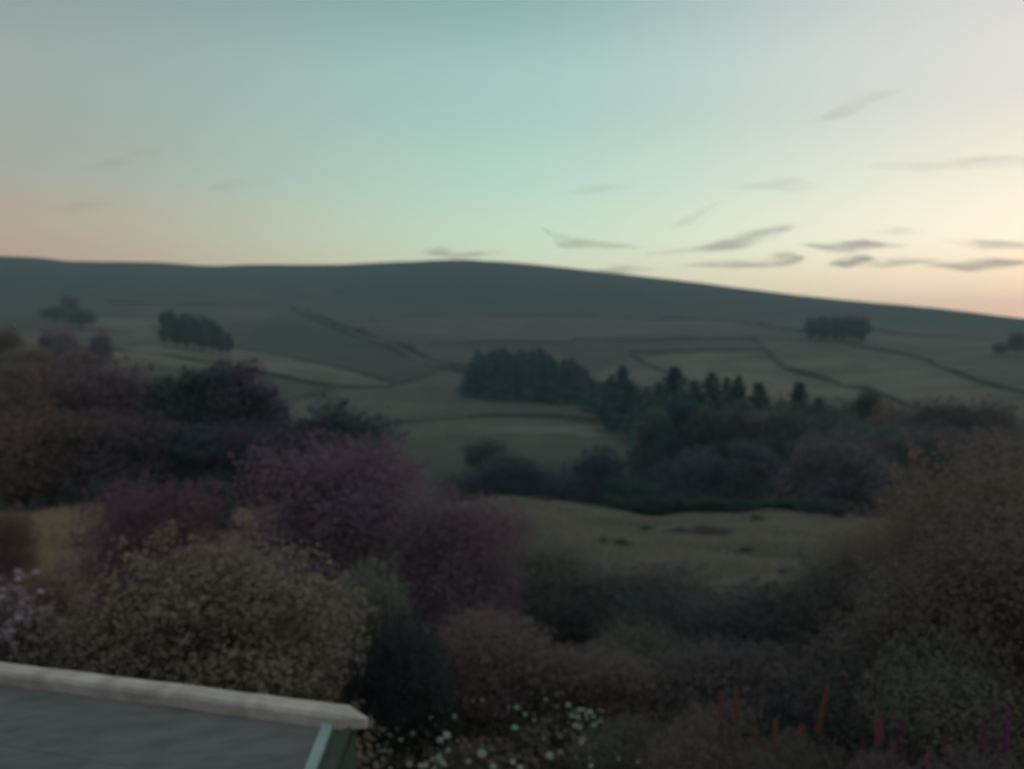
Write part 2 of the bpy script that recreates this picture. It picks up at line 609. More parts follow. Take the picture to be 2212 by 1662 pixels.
field_wall([(1362, 763), (1500, 758), (1650, 756)], 'short level field wall along the top of the pale square field', 1.4, 0.8)
field_wall([(1628, 735), (1668, 770), (1700, 797), (1800, 825), (1920, 860), (2012, 892)], 'bent dark field wall running down the right hillside to the tree belt', 2.0, 1.2)
field_wall([(1360, 766), (1420, 796), (1485, 826)], 'steep short field wall dropping to the conifers right of the middle', 2.3, 1.3)
field_wall([(840, 918), (950, 906), (1070, 900), (1200, 903), (1320, 915), (1392, 921)], 'nearest field wall, a gentle arch across the field below the conifer block', 1.5, 0.9)
field_wall([(1880, 712), (2000, 726), (2120, 729), (2225, 741)], 'field wall running right from the round copse under the skyline', 2.0, 1.1)
field_wall([(1830, 745), (1950, 766), (2050, 801), (2140, 831), (2225, 854)], 'field wall slanting down to the right edge below the round copse', 1.5, 0.9)


# ------------------------------------------------------------------ foliage prototypes
def unit(v):
    return v / (np.linalg.norm(v, axis=-1, keepdims=True) + 1e-9)


def leaf_quads(P, N, L, Wd, r, droop=0.0):
    n = len(P)
    N = unit(N)
    t = unit(np.cross(N, r.normal(size=(n, 3))))
    t[:, 2] -= droop
    t = unit(t)
    bb = unit(np.cross(N, t))
    L = (L * r.uniform(0.6, 1.35, n))[:, None]
    Wd = (Wd * r.uniform(0.7, 1.3, n))[:, None]
    v = np.stack([P - t * L * 0.5, P + bb * Wd * 0.5 - t * L * 0.05, P + t * L * 0.5 + N * L * r.uniform(-0.15, 0.1, (n, 1)), P - bb * Wd * 0.5 - t * L * 0.05], 1).reshape(-1, 3)
    return v, np.arange(n * 4).reshape(n, 4)


def lobed(r, nl, n, z0, z1, rxy, lr, shoots=0.0, flat=1.0, upright=0.0):
    """points and normals on lobes filling an egg-shaped crown between z0 and z1 of half width rxy"""
    zc, zh = (z0 + z1) / 2, (z1 - z0) / 2
    D = unit(r.normal(size=(nl, 3)))
    rad = r.uniform(0.45, 0.82, (nl, 1))
    C = D * rad * np.array([rxy, rxy, zh])
    R = r.uniform(0.7, 1.25, nl) * lr
    w = R ** 2 / (R ** 2).sum()
    pts, nrm = [], []
    for c, rr, ww in zip(C, R, w):
        k = int(n * ww) + 1
        d = unit(r.normal(size=(k, 3)))
        d[:, 2] = np.where(d[:, 2] < -0.2, -d[:, 2] * r.uniform(-1, 1, k), d[:, 2])
        d = unit(d)
        bump = 1 + 0.22 * np.sin(d[:, 0:1] * 7 + c[0] * 9) * np.sin(d[:, 1:2] * 8 + c[1] * 11) * np.sin(d[:, 2:3] * 6)
        rr2 = rr * bump * (r.random((k, 1)) ** 0.35)
        p = c + d * rr2 * np.array([1, 1, flat])
        if shoots:
            sp = np.where(r.random(k) < 0.18)[0]
            ns = max(4, len(sp) // 22)
            sd = unit(unit(r.normal(size=(ns, 3))) * np.array([1, 1, 0.6]) + np.array([0, 0, 0.55]))
            sl = r.uniform(0.25, 1.0, ns) * shoots * rr * 0.55
            w_ = r.integers(0, ns, len(sp))
            tt_ = r.random((len(sp), 1))
            p[sp] = c + sd[w_] * (rr * 0.9 + sl[w_][:, None] * tt_) + r.normal(size=(len(sp), 3)) * rr * 0.07 * (1.15 - tt_)
        pts.append(p)
        nrm.append(d + 0.48 * r.normal(size=(k, 3)) + np.array([0, 0, upright + 0.45]))
    P = np.concatenate(pts)
    P[:, 2] += zc
    return P, np.concatenate(nrm), C + np.array([0, 0, zc])


def trunk_mesh(name, h0, h1, r0, limbs, r, lean=0.02):
    mb = MB()
    n = 6
    pts = [np.array([lean * math.sin(i * 1.7), lean * math.cos(i * 2.1) - lean, h0 + (h1 - h0) * i / (n - 1)]) for i in range(n)]
    mb.tube(pts, [r0 * (1.35 if i == 0 else 1 - 0.75 * i / (n - 1)) for i in range(n)], 7)
    for c in limbs:
        zb = h0 + (h1 - h0) * r.uniform(0.35, 0.8)
        zb = min(zb, c[2] - 0.02) if c[2] > h0 + 0.1 else zb
        a = np.array([0, 0, zb])
        mid = a + (c - a) * 0.5 + np.array([0, 0, 0.03])
        mb.tube([a, mid, c], [r0 * 0.4, r0 * 0.28, r0 * 0.1], 5)
    return mb.mesh(name, True)


PROTO = {}


def normal_size(P, q=99.7):
    """scale crown points so that they are one unit high and know their width"""
    h = np.percentile(P[:, 2], q)
    w = 2 * np.percentile(np.hypot(P[:, 0], P[:, 1]), 97)
    return h, w


def broadleaf(key, seed, n=20000, rxy=0.33, lr=0.16, z0=0.02, leaf=0.023, nl=42, shoots=0.25):
    r = np.random.default_rng(seed)
    P, N, C = lobed(r, nl, n, z0, 0.97, rxy, lr, shoots)
    h_, w_ = normal_size(P, 97.5)
    P[:, 2] /= h_
    v, f = leaf_quads(P, N, leaf, leaf * 0.75, r)
    PROTO[key] = (npmesh('crown', v, f), trunk_mesh('trunk', -0.03, 0.72, 0.026, C[::3], r), 'crown', LEAF, BARK, w_)


def conifer(key, seed, levels=22, spread=0.2):
    r = np.random.default_rng(seed)
    P, N = [], []
    for i in range(levels):
        z = 0.07 + 0.9 * i / (levels - 1)
        R = spread * (1 - z) ** 0.72 * r.uniform(0.8, 1.2) + 0.008
        nb = 7 + int(6 * (1 - z))
        a0 = r.uniform(0, 6.28)
        for k in range(nb):
            a = a0 + k * 6.283 / nb + r.normal() * 0.2
            L = R * r.uniform(0.7, 1.25)
            m_ = 6 + int(14 * L / spread)
            t = r.random(m_) ** 0.6
            side = r.normal(size=m_) * 0.16 * L * t
            x = np.cos(a) * L * t - np.sin(a) * side
            y = np.sin(a) * L * t + np.cos(a) * side
            zz = z + 0.03 * t - 0.10 * L / spread * t ** 2 * 0.9 + r.normal(size=m_) * 0.012
            P.append(np.stack([x, y, zz], 1))
            N.append(np.stack([np.cos(a) * 0.5 + r.normal(size=m_) * 0.5, np.sin(a) * 0.5 + r.normal(size=m_) * 0.5, 0.8 + r.normal(size=m_) * 0.4], 1))
    v, f = leaf_quads(np.concatenate(P), np.concatenate(N), 0.05, 0.022, r, 0.3)
    mb = MB()
    mb.tube([(0, 0, -0.03), (0.003, 0, 0.4), (0, 0.002, 0.98)], [0.017, 0.011, 0.002], 7)
    PROTO[key] = (npmesh('crown', v, f), mb.mesh('trunk', True), 'crown', NEEDLE, BARK, 2 * spread)


def shrub(key, seed, n, leaf, nl=30, lr=0.2, shoots=0.35, aspect=0.6, rxy=0.36, droop=0.0, upright=0.0):
    """unit shrub: 1 high, about 1 wide, foliage to the ground"""
    r = np.random.default_rng(seed)
    P, N, C = lobed(r, nl, n, -0.25, 0.88, rxy, lr, shoots, 1.0, upright)
    keep = P[:, 2] > 0.0
    h_, w_ = normal_size(P)
    P[:, 2] /= h_
    v, f = leaf_quads(P[keep], N[keep], leaf, leaf * aspect, r, droop)
    mb = MB()
    for c in C[:14]:
        a = np.array([r.normal() * 0.03, r.normal() * 0.03, -0.03])
        if c[2] < 0.15:
            continue
        mb.tube([a, a * 0.5 + c * 0.5 + np.array([0, 0, 0.04]), c], [0.014, 0.01, 0.004], 5)
    PROTO[key] = (npmesh('foliage', v, f), mb.mesh('stem', True), 'foliage', LEAF_NEAR, BARK, w_)


broadleaf('round', 11)
broadleaf('tall', 12, rxy=0.25, lr=0.14, nl=38, z0=0.02)
broadleaf('wide', 13, n=22000, rxy=0.42, lr=0.19, nl=40, z0=0.0)
conifer('spruce', 21)
conifer('larch', 22, 18, 0.24)
conifer('fir', 23, 26, 0.17)
shrub('mound', 31, 46000, 0.0165)
shrub('twiggy', 32, 50000, 0.0155, nl=52, lr=0.16, shoots=1.0, aspect=0.5)
shrub('dense', 33, 16000, 0.030, nl=44, lr=0.16, shoots=0.3)
shrub('feathery', 34, 56000, 0.0150, nl=50, lr=0.17, shoots=1.0, aspect=0.4, upright=0.2)
shrub('big_leaf', 35, 46000, 0.0190, nl=64, lr=0.14, shoots=0.6, aspect=0.5, upright=0.3)
shrub('arching', 36, 26000, 0.045, nl=40, lr=0.17, shoots=0.8, aspect=0.16, droop=1.0)


GAIN = {'foliage': np.array((1.42, 1.40, 1.48)), 'crown': np.array((1.75, 1.72, 1.9))}


def plant(name, key, px, d, ytop, wpx, color, label, cat, group=None, rz=None, hscale=1.0):
    """a plant at photo column px, d metres off, as tall as the photo shows and wpx wide there"""
    fm, sm_, fname, fmat, smat, wu = PROTO[key]
    color = tuple(np.array(color) * GAIN.get(fname, 1.0))
    x, y, z = spot(px, d)
    h = max((top_z(px, ytop, d) - z) * hscale, 0.3)
    w = wpx / FPX * d / wu
    root = empty(name, (x, y, z - 0.05), rng.uniform(0, 6.28) if rz is None else rz, (w, w, h))
    obj('trunk' if fname == 'crown' else 'stem', sm_, smat, root)
    obj(fname, fm, fmat, root, color)
    return tag(root, label, cat, group)


# ------------------------------------------------------------------ far copses and woods
DKGREEN, TEAL, MAUVE, BROWN = (0.040, 0.052, 0.040), (0.030, 0.050, 0.046), (0.085, 0.066, 0.072), (0.085, 0.062, 0.048)
keys_con = ['spruce', 'larch', 'fir']
keys_brd = ['round', 'tall', 'wide']


def jit(c, s=0.18):
    return tuple(np.array(c) * rng.uniform(1 - s, 1 + s))


# conifer block in the middle
tops = ([1015, 1030, 1060, 1100, 1150, 1180, 1215, 1245, 1270, 1295], [772, 760, 755, 758, 754, 761, 772, 786, 800, 828])
for row, (dd, off, n) in enumerate([(296, 10, 11), (308, 4, 13), (320, 0, 13)]):
    for k in range(n):
        px = 1022 + (1288 - 1022) * (k + 0.5 * (row % 2)) / (n - 0.5) + rng.uniform(-6, 6)
        yt = np.interp(px, *tops) + off * 0.6 + rng.uniform(-8, 12)
        plant('conifer_tree', keys_con[(k + row) % 3], px, dd + rng.uniform(-5, 5) - max(0, px - 1150) * 0.16, yt, rng.uniform(56, 74), jit(TEAL), 'dark conifer in the dense conifer block on the middle hillside', 'conifer', 'conifers in the block on the middle hillside')
# copse on the right under the skyline
for k in range(14):
    px = 1752 + (k % 7) * 18 + rng.uniform(-5, 5)
    plant('broadleaf_tree', keys_brd[k % 3], px, 505 + 12 * (k // 7) + rng.uniform(-4, 4), 686 + rng.uniform(-5, 7) + (6 if px > 1850 else 0), rng.uniform(26, 36), jit((0.05, 0.048, 0.046)), 'dark tree in the compact copse under the right skyline', 'tree', 'trees in the copse under the right skyline')
# copse on the left hillside
for k, (px, yt, w) in enumerate([(358, 676, 30), (372, 674, 32), (400, 680, 36), (420, 683, 34), (440, 686, 36), (458, 694, 34), (475, 708, 32), (493, 722, 30), (405, 688, 34), (432, 692, 34), (382, 700, 30), (462, 712, 30)]):
    plant('broadleaf_tree', ['tall', 'round'][k % 2], px, 372 + (k % 3) * 6 - (px - 350) * 0.12, yt, w * 0.8, jit((0.036, 0.044, 0.044)), 'dark tree in the small slanting copse on the left hillside', 'tree', 'trees in the copse on the left hillside')
# single far trees
for px, d, yt, w, lab in [(2200, 430, 718, 38, 'dark far tree cut by the right edge on the hillside'), (2162, 440, 742, 34, 'low dark far bush left of the tree at the right edge'),
                          (150, 560, 638, 40, 'low dark far tree alone on the left moor slope'), (175, 470, 668, 60, 'low spread of dark far scrub tree on the left slope'),
                          (120, 520, 662, 60, 'faint dark scrub tree near the left edge under the moor')]:
    plant('broadleaf_tree', 'wide', px, d, yt, w, jit((0.05, 0.05, 0.045)), lab, 'tree')
for px, d, yt, w, lab, c in [(4, 190, 712, 90, 'dark tree at the left edge beyond the tree mass', BROWN), (62, 178, 752, 120, 'dark low tree under the pale gap at the left edge', BROWN),
                             (108, 205, 722, 62, 'small mauve tree before the pale field at upper left', MAUVE), (148, 200, 717, 74, 'round mauve tree in the middle of the three at upper left', MAUVE),
                             (216, 204, 721, 62, 'round dark tree where the left field wall begins', MAUVE), (30, 160, 790, 150, 'dark brown tree at the left edge, behind the tree mass', BROWN),
                             (170, 175, 760, 110, 'low brown bushy tree beneath the round mauve tree', BROWN)]:
    plant('broadleaf_tree', 'round', px, d, yt, w * 0.85, jit(c), lab, 'tree')

# ------------------------------------------------------------------ valley tree belt on the right
belt = [  # kind, px, d, ytop, width, colour, label
    ('spruce', 1345, 228, 818, 60, TEAL, 'pointed dark conifer between the conifer block and the valley belt'),
    ('fir', 1322, 236, 838, 50, TEAL, 'small conifer just right of the conifer block'),
    ('larch', 1375, 222, 846, 56, TEAL, 'lower conifer right of the pointed one beside the block'),
    ('larch', 1425, 172, 838, 84, TEAL, 'tall dark tree at the left end of the valley belt'),
    ('spruce', 1458, 165, 822, 90, TEAL, 'tallest dark tree at the left end of the valley belt'),
    ('larch', 1500, 160, 834, 84, DKGREEN, 'broad conifer next to the tallest tree of the belt'),
    ('spruce', 1538, 158, 834, 74, DKGREEN, 'first of three tall conifers rising side by side in the belt'),
    ('larch', 1570, 158, 830, 70, DKGREEN, 'middle of three tall conifers rising side by side in the belt'),
    ('spruce', 1596, 158, 842, 66, DKGREEN, 'last of three tall conifers rising side by side in the belt'),
    ('fir', 1640, 152, 856, 72, DKGREEN, 'pointed conifer standing alone in the dip of the belt'),
    ('wide', 1690, 148, 888, 110, DKGREEN, 'low rounded tree in the dip of the valley belt'),
    ('spruce', 1728, 148, 854, 72, DKGREEN, 'sharp pointed conifer in the middle of the belt'),
    ('larch', 1770, 148, 872, 84, DKGREEN, 'blunt conifer right of the sharp pointed one'),
    ('wide', 1825, 146, 894, 110, DKGREEN, 'flat-topped dark tree left of the leaning pine'),
    ('tall', 1876, 146, 866, 76, DKGREEN, 'lone taller tree rising near the right of the belt'),
    ('round', 1930, 140, 900, 90, BROWN, 'dark round tree right of the lone taller tree'),
    ('wide', 1990, 134, 892, 120, (0.06, 0.05, 0.045), 'broad brownish tree, leftmost of three closing the belt at right'),
    ('round', 2062, 132, 886, 110, (0.06, 0.05, 0.045), 'broad brownish tree, middle of three closing the belt at right'),
    ('wide', 2130, 130, 888, 110, (0.06, 0.05, 0.045), 'broad brownish tree, rightmost of three closing the belt at right'),
    ('larch', 1300, 258, 836, 60, TEAL, 'conifer at the right foot of the conifer block'),
    ('spruce', 1362, 215, 850, 66, TEAL, 'lower conifer in front of the pointed one beside the block'),
    ('larch', 1398, 200, 850, 70, TEAL, 'conifer joining the beside-block group to the valley belt'),
    ('tall', 1420, 140, 905, 80, DKGREEN, 'slim green tree at the belt foot beside the pale field end'),
    ('tall', 1470, 132, 890, 80, (0.02, 0.034, 0.038), 'darkest slim tree in the front of the belt'),
    ('tall', 1525, 132, 905, 86, DKGREEN, 'green tree right of the darkest slim tree'),
    ('round', 1585, 130, 900, 110, DKGREEN, 'rounded dark green tree below the three tall conifers'),
    ('tall', 1650, 128, 915, 100, MAUVE, 'greyish tree below the pointed lone conifer'),
    ('round', 1715, 126, 905, 110, DKGREEN, 'dark green tree below the sharp pointed conifer'),
    ('wide', 1775, 124, 925, 120, DKGREEN, 'spreading dark green tree behind the mauve round tree'),
    ('round', 1840, 122, 930, 120, DKGREEN, 'dark tree behind and right of the mauve round tree'),
    ('wide', 1910, 118, 945, 130, DKGREEN, 'dark tree right of the mauve round tree, under the belt top'),
    ('round', 1985, 112, 950, 130, (0.055, 0.048, 0.044), 'brownish tree above the near right hedge'),
    ('wide', 2065, 110, 955, 140, (0.055, 0.048, 0.044), 'brownish tree just above the near hedge at right'),
    ('round', 2140, 108, 955, 130, (0.055, 0.048, 0.044), 'brownish tree at the far right end of the belt'),
]
for kd, px, d, yt, w, c, lab in belt:
    yt -= (27 if kd in ('spruce', 'fir') else 12) if yt < 900 else 14
    plant('conifer_tree' if kd in keys_con else 'broadleaf_tree', kd, px, d, yt, w * (1.75 if kd in keys_con else 1.3), jit(np.array(c) * 0.92, 0.12), lab, 'conifer' if kd in keys_con else 'tree', 'trees of the valley belt')
fill_x = [1405, 1440, 1480, 1520, 1560, 1605, 1650, 1700, 1750, 1800, 1850, 1905, 1960, 2020, 2090, 2150]
fill_y = [858, 846, 850, 852, 850, 866, 884, 890, 884, 896, 892, 902, 896, 892, 890, 900]
for k, (px, yt) in enumerate(zip(fill_x, fill_y)):
    plant('conifer_tree', keys_con[k % 3], px, 150 - 0.02 * (px - 1400) + rng.uniform(-3, 3), yt + rng.uniform(-8, 8), rng.uniform(130, 165), jit(np.array(TEAL) * 1.05, 0.12), 'dark conifer filling the valley belt behind its front trees', 'conifer', 'conifers filling the valley belt')
foot = [
    ('wide', 1010, 104, 1025, 130, (0.05, 0.046, 0.056), 'low mauve-grey tree at the left of the valley foot'),
    ('round', 1075, 100, 1004, 120, (0.042, 0.042, 0.056), 'dark bluish round tree behind the paddock brow, left'),
    ('round', 1145, 100, 1006, 120, (0.036, 0.040, 0.052), 'dark bluish tree right of its round neighbour behind the brow'),
    ('wide', 1215, 98, 1026, 130, (0.05, 0.044, 0.054), 'low mauve bush tree in the dip behind the paddock brow'),
    ('round', 1290, 102, 982, 130, (0.034, 0.038, 0.052), 'dark bluish tree standing tallest behind the brow centre'),
    ('wide', 1360, 98, 1032, 120, (0.028, 0.050, 0.044), 'teal-green low tree right behind the paddock dip'),
    ('wide', 1440, 94, 1052, 110, (0.030, 0.056, 0.050), 'low teal bush tree beside the paddock dip'),
    ('round', 1500, 98, 985, 150, (0.058, 0.054, 0.066), 'mauve-grey domed tree left of the taller mauve one'),
    ('tall', 1618, 98, 966, 120, (0.066, 0.058, 0.066), 'tall mauve-grey tree at the belt foot'),
    ('wide', 1700, 92, 1040, 130, (0.04, 0.046, 0.040), 'low dark green tree between the two mauve trees'),
    ('round', 1790, 92, 952, 190, (0.094, 0.070, 0.080), 'large round mauve tree in front of the valley belt'),
    ('round', 1885, 94, 985, 130, (0.070, 0.058, 0.062), 'smaller mauve tree leaning on the large round mauve one'),
    ('wide', 1045, 150, 955, 90, (0.045, 0.055, 0.045), 'faint green bush tree alone in the field under the arch wall'),
    ('wide', 1105, 135, 985, 100, (0.055, 0.058, 0.050), 'faint grey-green bush tree in the dim field under the arch wall'),
]
for kd, px, d, yt, w, c, lab in foot:
    plant('broadleaf_tree', kd, px, d, yt, w * 1.18, tuple(np.array(c) * np.array((0.62, 0.70, 0.70))), lab, 'tree', 'trees at the valley foot')

# ------------------------------------------------------------------ tree mass on the left
left_mass = [
    ('wide', 20, 74, 850, 190, BROWN, 'brown tree at the left edge of the tree mass'),
    ('round', 110, 76, 822, 180, (0.088, 0.058, 0.052), 'reddish-brown tree left of the highest crown of the left mass'),
    ('round', 205, 78, 796, 190, (0.080, 0.058, 0.058), 'highest reddish crown of the left tree mass'),
    ('wide', 290, 76, 812, 180, (0.085, 0.058, 0.062), 'maroon crown just right of the highest one'),
    ('tall', 368, 72, 832, 130, (0.036, 0.042, 0.042), 'dark green-black tree in the middle of the left mass'),
    ('tall', 430, 72, 812, 130, (0.038, 0.044, 0.046), 'dark tall tree left of the gap-crowned mauve tree'),
    ('tall', 505, 74, 798, 170, (0.064, 0.056, 0.068), 'mauve-grey tree with pale gaps at the right end of the left mass'),
    ('tall', 552, 72, 838, 110, (0.056, 0.050, 0.062), 'slim mauve-grey tree ending the left mass'),
    ('wide', 60, 62, 905, 220, (0.085, 0.060, 0.044), 'low rust-brown tree in the front at the left edge'),
    ('round', 175, 62, 905, 190, (0.070, 0.050, 0.046), 'front brown tree below the highest crown'),
    ('round', 270, 60, 915, 180, (0.064, 0.048, 0.050), 'front dim maroon tree in the middle of the mass'),
    ('tall', 360, 60, 925, 150, (0.050, 0.044, 0.048), 'front dark tree under the green-black one'),
    ('tall', 440, 60, 930, 150, (0.034, 0.042, 0.044), 'front dark teal tree above the purple bush'),
    ('round', 530, 60, 930, 160, (0.044, 0.044, 0.052), 'front dark tree at the right foot of the left mass'),
    ('wide', 730, 58, 884, 220, (0.036, 0.042, 0.046), 'dark broad tree peeping out behind the big purple shrub'),
    ('round', 625, 62, 930, 150, (0.040, 0.044, 0.046), 'dark tree between the left mass and the broad tree'),
]
for kd, px, d, yt, w, c, lab in left_mass:
    plant('broadleaf_tree', kd, px, d, yt, w * 1.25, jit(np.array(c) * np.array((0.80, 0.74, 0.80)), 0.06), lab, 'tree', 'trees of the left mass')
for px, d, yt, w, lab in [(145, 50, 1035, 40, 'small dark bush at the meadow edge, leftmost of the pair'), (205, 50, 1028, 60, 'small dark bush at the meadow edge, right of the pair'),
                          (462, 38, 1020, 90, 'round dark bush between the two purple shrubs')]:
    plant('shrub', 'dense', px, d, yt, w, (0.028, 0.036, 0.034), lab, 'shrub')

# hedge and bushes along the paddock brow
for k, px in enumerate(np.linspace(1330, 1700, 9)):
    plant('shrub', 'dense', float(px), 63.5 + rng.uniform(-0.8, 0.8), 1072 + rng.uniform(-5, 6), 72, (0.022, 0.038, 0.032), 'dark low bush in the hedge along the paddock brow', 'shrub', 'bushes of the hedge along the paddock brow')
for px, d, yt, w, lab in [(1150, 60, 1086, 90, 'low dark bush on the brow left of the paddock dip'), (1255, 62, 1092, 90, 'low dark bush in the paddock dip'),
                          (1770, 60, 1074, 70, 'low dark bush where the hedge meets the near shrubs'), (1820, 58, 1078, 60, 'last dark bush of the hedge beside the right shrubs')]:
    plant('shrub', 'dense', px, d, yt, w, (0.03, 0.04, 0.034), lab, 'shrub')
for px, py, w, lab in [(1305, 1166, 24, 'small dark tussock at the left of the paddock'), (1345, 1170, 36, 'larger dark tussock in the left paddock'), (1400, 1140, 38, 'dark tussock under the dip of the brow'),
                       (1468, 1145, 44, 'dark tussock in the middle of the paddock'), (1535, 1146, 100, 'wide dim bramble patch in the paddock'), (1640, 1118, 30, 'dark tussock near the top of the paddock'),
                       (1618, 1186, 34, 'dark tussock low in the right paddock'), (1120, 1140, 40, 'dim tussock on the left slope of the paddock')]:
    x, y = hit(px, py + 6, 22)
    d = math.hypot(x, y)
    plant('tussock', 'mound', px, d, py - 6, w, (0.05, 0.05, 0.04), lab, 'tussock', 'tussocks in the paddock')

# ------------------------------------------------------------------ near garden shrubs
garden = [
    ('big_leaf', 455, 9.2, 1160, 600, (0.108, 0.086, 0.066), 'large olive-brown leafy shrub behind the roof ridge'),
    ('big_leaf', 190, 8.8, 1290, 380, (0.096, 0.074, 0.058), 'lower leafy brown shrub left of the large olive one'),
    ('arching', 815, 11.2, 1225, 270, (0.070, 0.076, 0.058), 'pale green arching shrub right of the large olive one'),
    ('twiggy', 755, 17.5, 940, 520, (0.086, 0.054, 0.074), 'big purple shrub in the middle left'),
    ('twiggy', 960, 15, 1060, 330, (0.084, 0.056, 0.068), 'purple-red shrub spilling right from the big purple one'),
    ('twiggy', 325, 19, 1036, 290, (0.082, 0.046, 0.058), 'smaller wine-purple shrub left of the big purple one'),
    ('mound', 10, 22, 1092, 100, (0.085, 0.050, 0.045), 'small red-brown bush on the meadow at the left edge'),
    ('mound', 55, 15, 1220, 170, (0.085, 0.052, 0.045), 'red-brown bush below the yellow meadow at left'),
    ('mound', 60, 9.9, 1335, 300, (0.09, 0.065, 0.048), 'brown bush under the lilac flowers at the left edge'),
    ('feathery', 2240, 13, 955, 520, (0.098, 0.075, 0.062), 'tallest rusty shrub of the right hedge at the frame edge'),
    ('feathery', 2030, 14, 1030, 340, (0.098, 0.075, 0.062), 'rusty feathery shrub left of the tallest one in the right hedge'),
    ('feathery', 1890, 15, 1105, 280, (0.092, 0.078, 0.062), 'olive-brown shrub at the left shoulder of the right hedge'),
    ('twiggy', 2200, 11, 1130, 420, (0.085, 0.062, 0.056), 'dim brown shrub low in the right hedge at the edge'),
    ('twiggy', 1990, 11.5, 1190, 420, (0.072, 0.060, 0.054), 'dim shrub in the lower middle of the right hedge'),
    ('twiggy', 1790, 13.5, 1200, 300, (0.060, 0.055, 0.050), 'dark shrub below the olive-brown shoulder shrub'),
    ('mound', 1650, 13.5, 1265, 320, (0.044, 0.045, 0.044), 'dark shrub below the right of the paddock'),
    ('mound', 1480, 15, 1235, 330, (0.046, 0.048, 0.046), 'dark shrub below the middle of the paddock'),
    ('twiggy', 1310, 16, 1225, 300, (0.052, 0.053, 0.048), 'dim grey-green shrub below the left of the paddock'),
    ('twiggy', 1170, 19, 1165, 280, (0.072, 0.068, 0.058), 'greyish shrub right of the purple-red one'),
    ('twiggy', 1050, 25, 1085, 260, (0.092, 0.074, 0.076), 'dusty mauve shrub in front of the brow'),
    ('mound', 855, 10.0, 1318, 250, (0.022, 0.023, 0.024), 'near-black clump added as the shaded underside of the arching green shrub'),  # added clump, near-black colour stands in for shade under the arching shrub
    ('twiggy', 1080, 11.5, 1330, 380, (0.085, 0.060, 0.058), 'reddish-brown shrub behind the white daisies'),
    ('twiggy', 1290, 11, 1390, 300, (0.084, 0.060, 0.052), 'rusty low shrub right of the reddish-brown one'),
    ('mound', 1440, 12.5, 1360, 330, (0.062, 0.064, 0.050), 'dark olive low shrub in the lower middle'),
    ('mound', 1620, 10.8, 1395, 360, (0.062, 0.050, 0.050), 'dim mauve-brown rounded shrub behind the red flower spikes'),
    ('mound', 1850, 10.5, 1420, 320, (0.040, 0.038, 0.036), 'blackish shrub behind the tall leaning red spike'),
    ('mound', 1545, 8.5, 1545, 290, (0.078, 0.060, 0.052), 'low brown bushy plant around the feet of the red spikes'),
    ('mound', 1715, 8.3, 1590, 220, (0.066, 0.056, 0.050), 'low dim plant below the tallest red spike'),
    ('mound', 1895, 8.2, 1615, 240, (0.070, 0.050, 0.050), 'low reddish plant at the bottom under the pink spikes'),
    ('mound', 2090, 8.2, 1605, 280, (0.060, 0.048, 0.048), 'low dark plant at the bottom right under the purple spikes'),
    ('mound', 1370, 9.0, 1560, 260, (0.064, 0.056, 0.046), 'low brown plant right of the white daisies'),
    ('mound', 2090, 9.8, 1375, 400, (0.068, 0.062, 0.050), 'dim olive shrub behind the pink flower spikes'),
]
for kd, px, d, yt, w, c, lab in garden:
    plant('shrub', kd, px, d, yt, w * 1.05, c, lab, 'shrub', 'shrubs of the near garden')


# ------------------------------------------------------------------ undergrowth and grass that nobody could count
def scatter_leaves(name, n, pick, hmax, L, Wd, color, seed, upr=0.6):
    r = np.random.default_rng(seed)
    P = []
    while len(P) < n:
        x, y, cl = pick(r)
        P.append((x, y, ground(x, y) + hmax * cl * r.random() ** 1.2))
    P = np.array(P)
    Nn = r.normal(size=(n, 3)) + np.array([0, 0, upr])
    v, f = leaf_quads(P, Nn, L, Wd, r)
    o = obj(name, npmesh(name, v, f), LEAF_NEAR, None, color)
    o['kind'] = 'stuff'
    return o


def pick_garden(r):
    while True:
        az = r.uniform(AZ_L * 1.1, AZ_R * 1.1)
        d = 7.2 * (26 / 7.2) ** r.random()
        x, y = math.sin(az) * d, math.cos(az) * d
        cl = 0.5 + 0.9 * mnoise.noise((x * 0.7, y * 0.7, 1.0))
        if cl > 0.12:
            return x, y, cl


u = scatter_leaves('undergrowth', 60000, pick_garden, 0.75, 0.11, 0.05, (0.125, 0.098, 0.085), 41)
tag(u, 'brownish leafy undergrowth covering the near garden ground', 'undergrowth')


def grass_blades(name, n, d0, d1, az0, az1, h, color, seed, label):
    r = np.random.default_rng(seed)
    v, f = [], []
    az = r.uniform(az0, az1, n)
    d = d0 * (d1 / d0) ** r.random(n)
    for i in range(n):
        x, y = math.sin(az[i]) * d[i], math.cos(az[i]) * d[i]
        cl = 0.6 + 0.8 * mnoise.noise((x * 0.35, y * 0.35, 7.0))
        cl = max(cl, 0.3)
        g = ground(x, y)
        hh = h * cl * r.uniform(0.5, 1.3)
        a = r.uniform(0, 6.28)
        wx, wy = math.cos(a) * 0.032, math.sin(a) * 0.032
        lx, ly = r.normal() * 0.3 * hh, r.normal() * 0.3 * hh
        k = len(v)
        v += [(x - wx, y - wy, g - 0.02), (x + wx, y + wy, g - 0.02), (x + lx, y + ly, g + hh)]
        f.append((k, k + 1, k + 2))
    o = obj(name, npmesh(name, np.array(v), np.array(f)), LEAF_NEAR, None, color)
    o['kind'] = 'stuff'
    return tag(o, label, 'grass')


grass_blades('paddock_grass', 110000, 24, 62, math.radians(-5), math.radians(24), 0.30, (0.150, 0.138, 0.114), 51, 'dry olive grass of the paddock below the garden')
grass_blades('meadow_grass', 36000, 16, 56, math.radians(-36), math.radians(-15), 0.5, (0.205, 0.145, 0.108), 52, 'yellow-brown meadow grass at the left below the trees')


# ------------------------------------------------------------------ outbuilding roof in the lower left corner
def on_plane(px, py, zrel):
    az, te = ray(px, py)
    d = zrel / te
    return np.array([math.sin(az) * d, math.cos(az) * d, EYE + zrel])


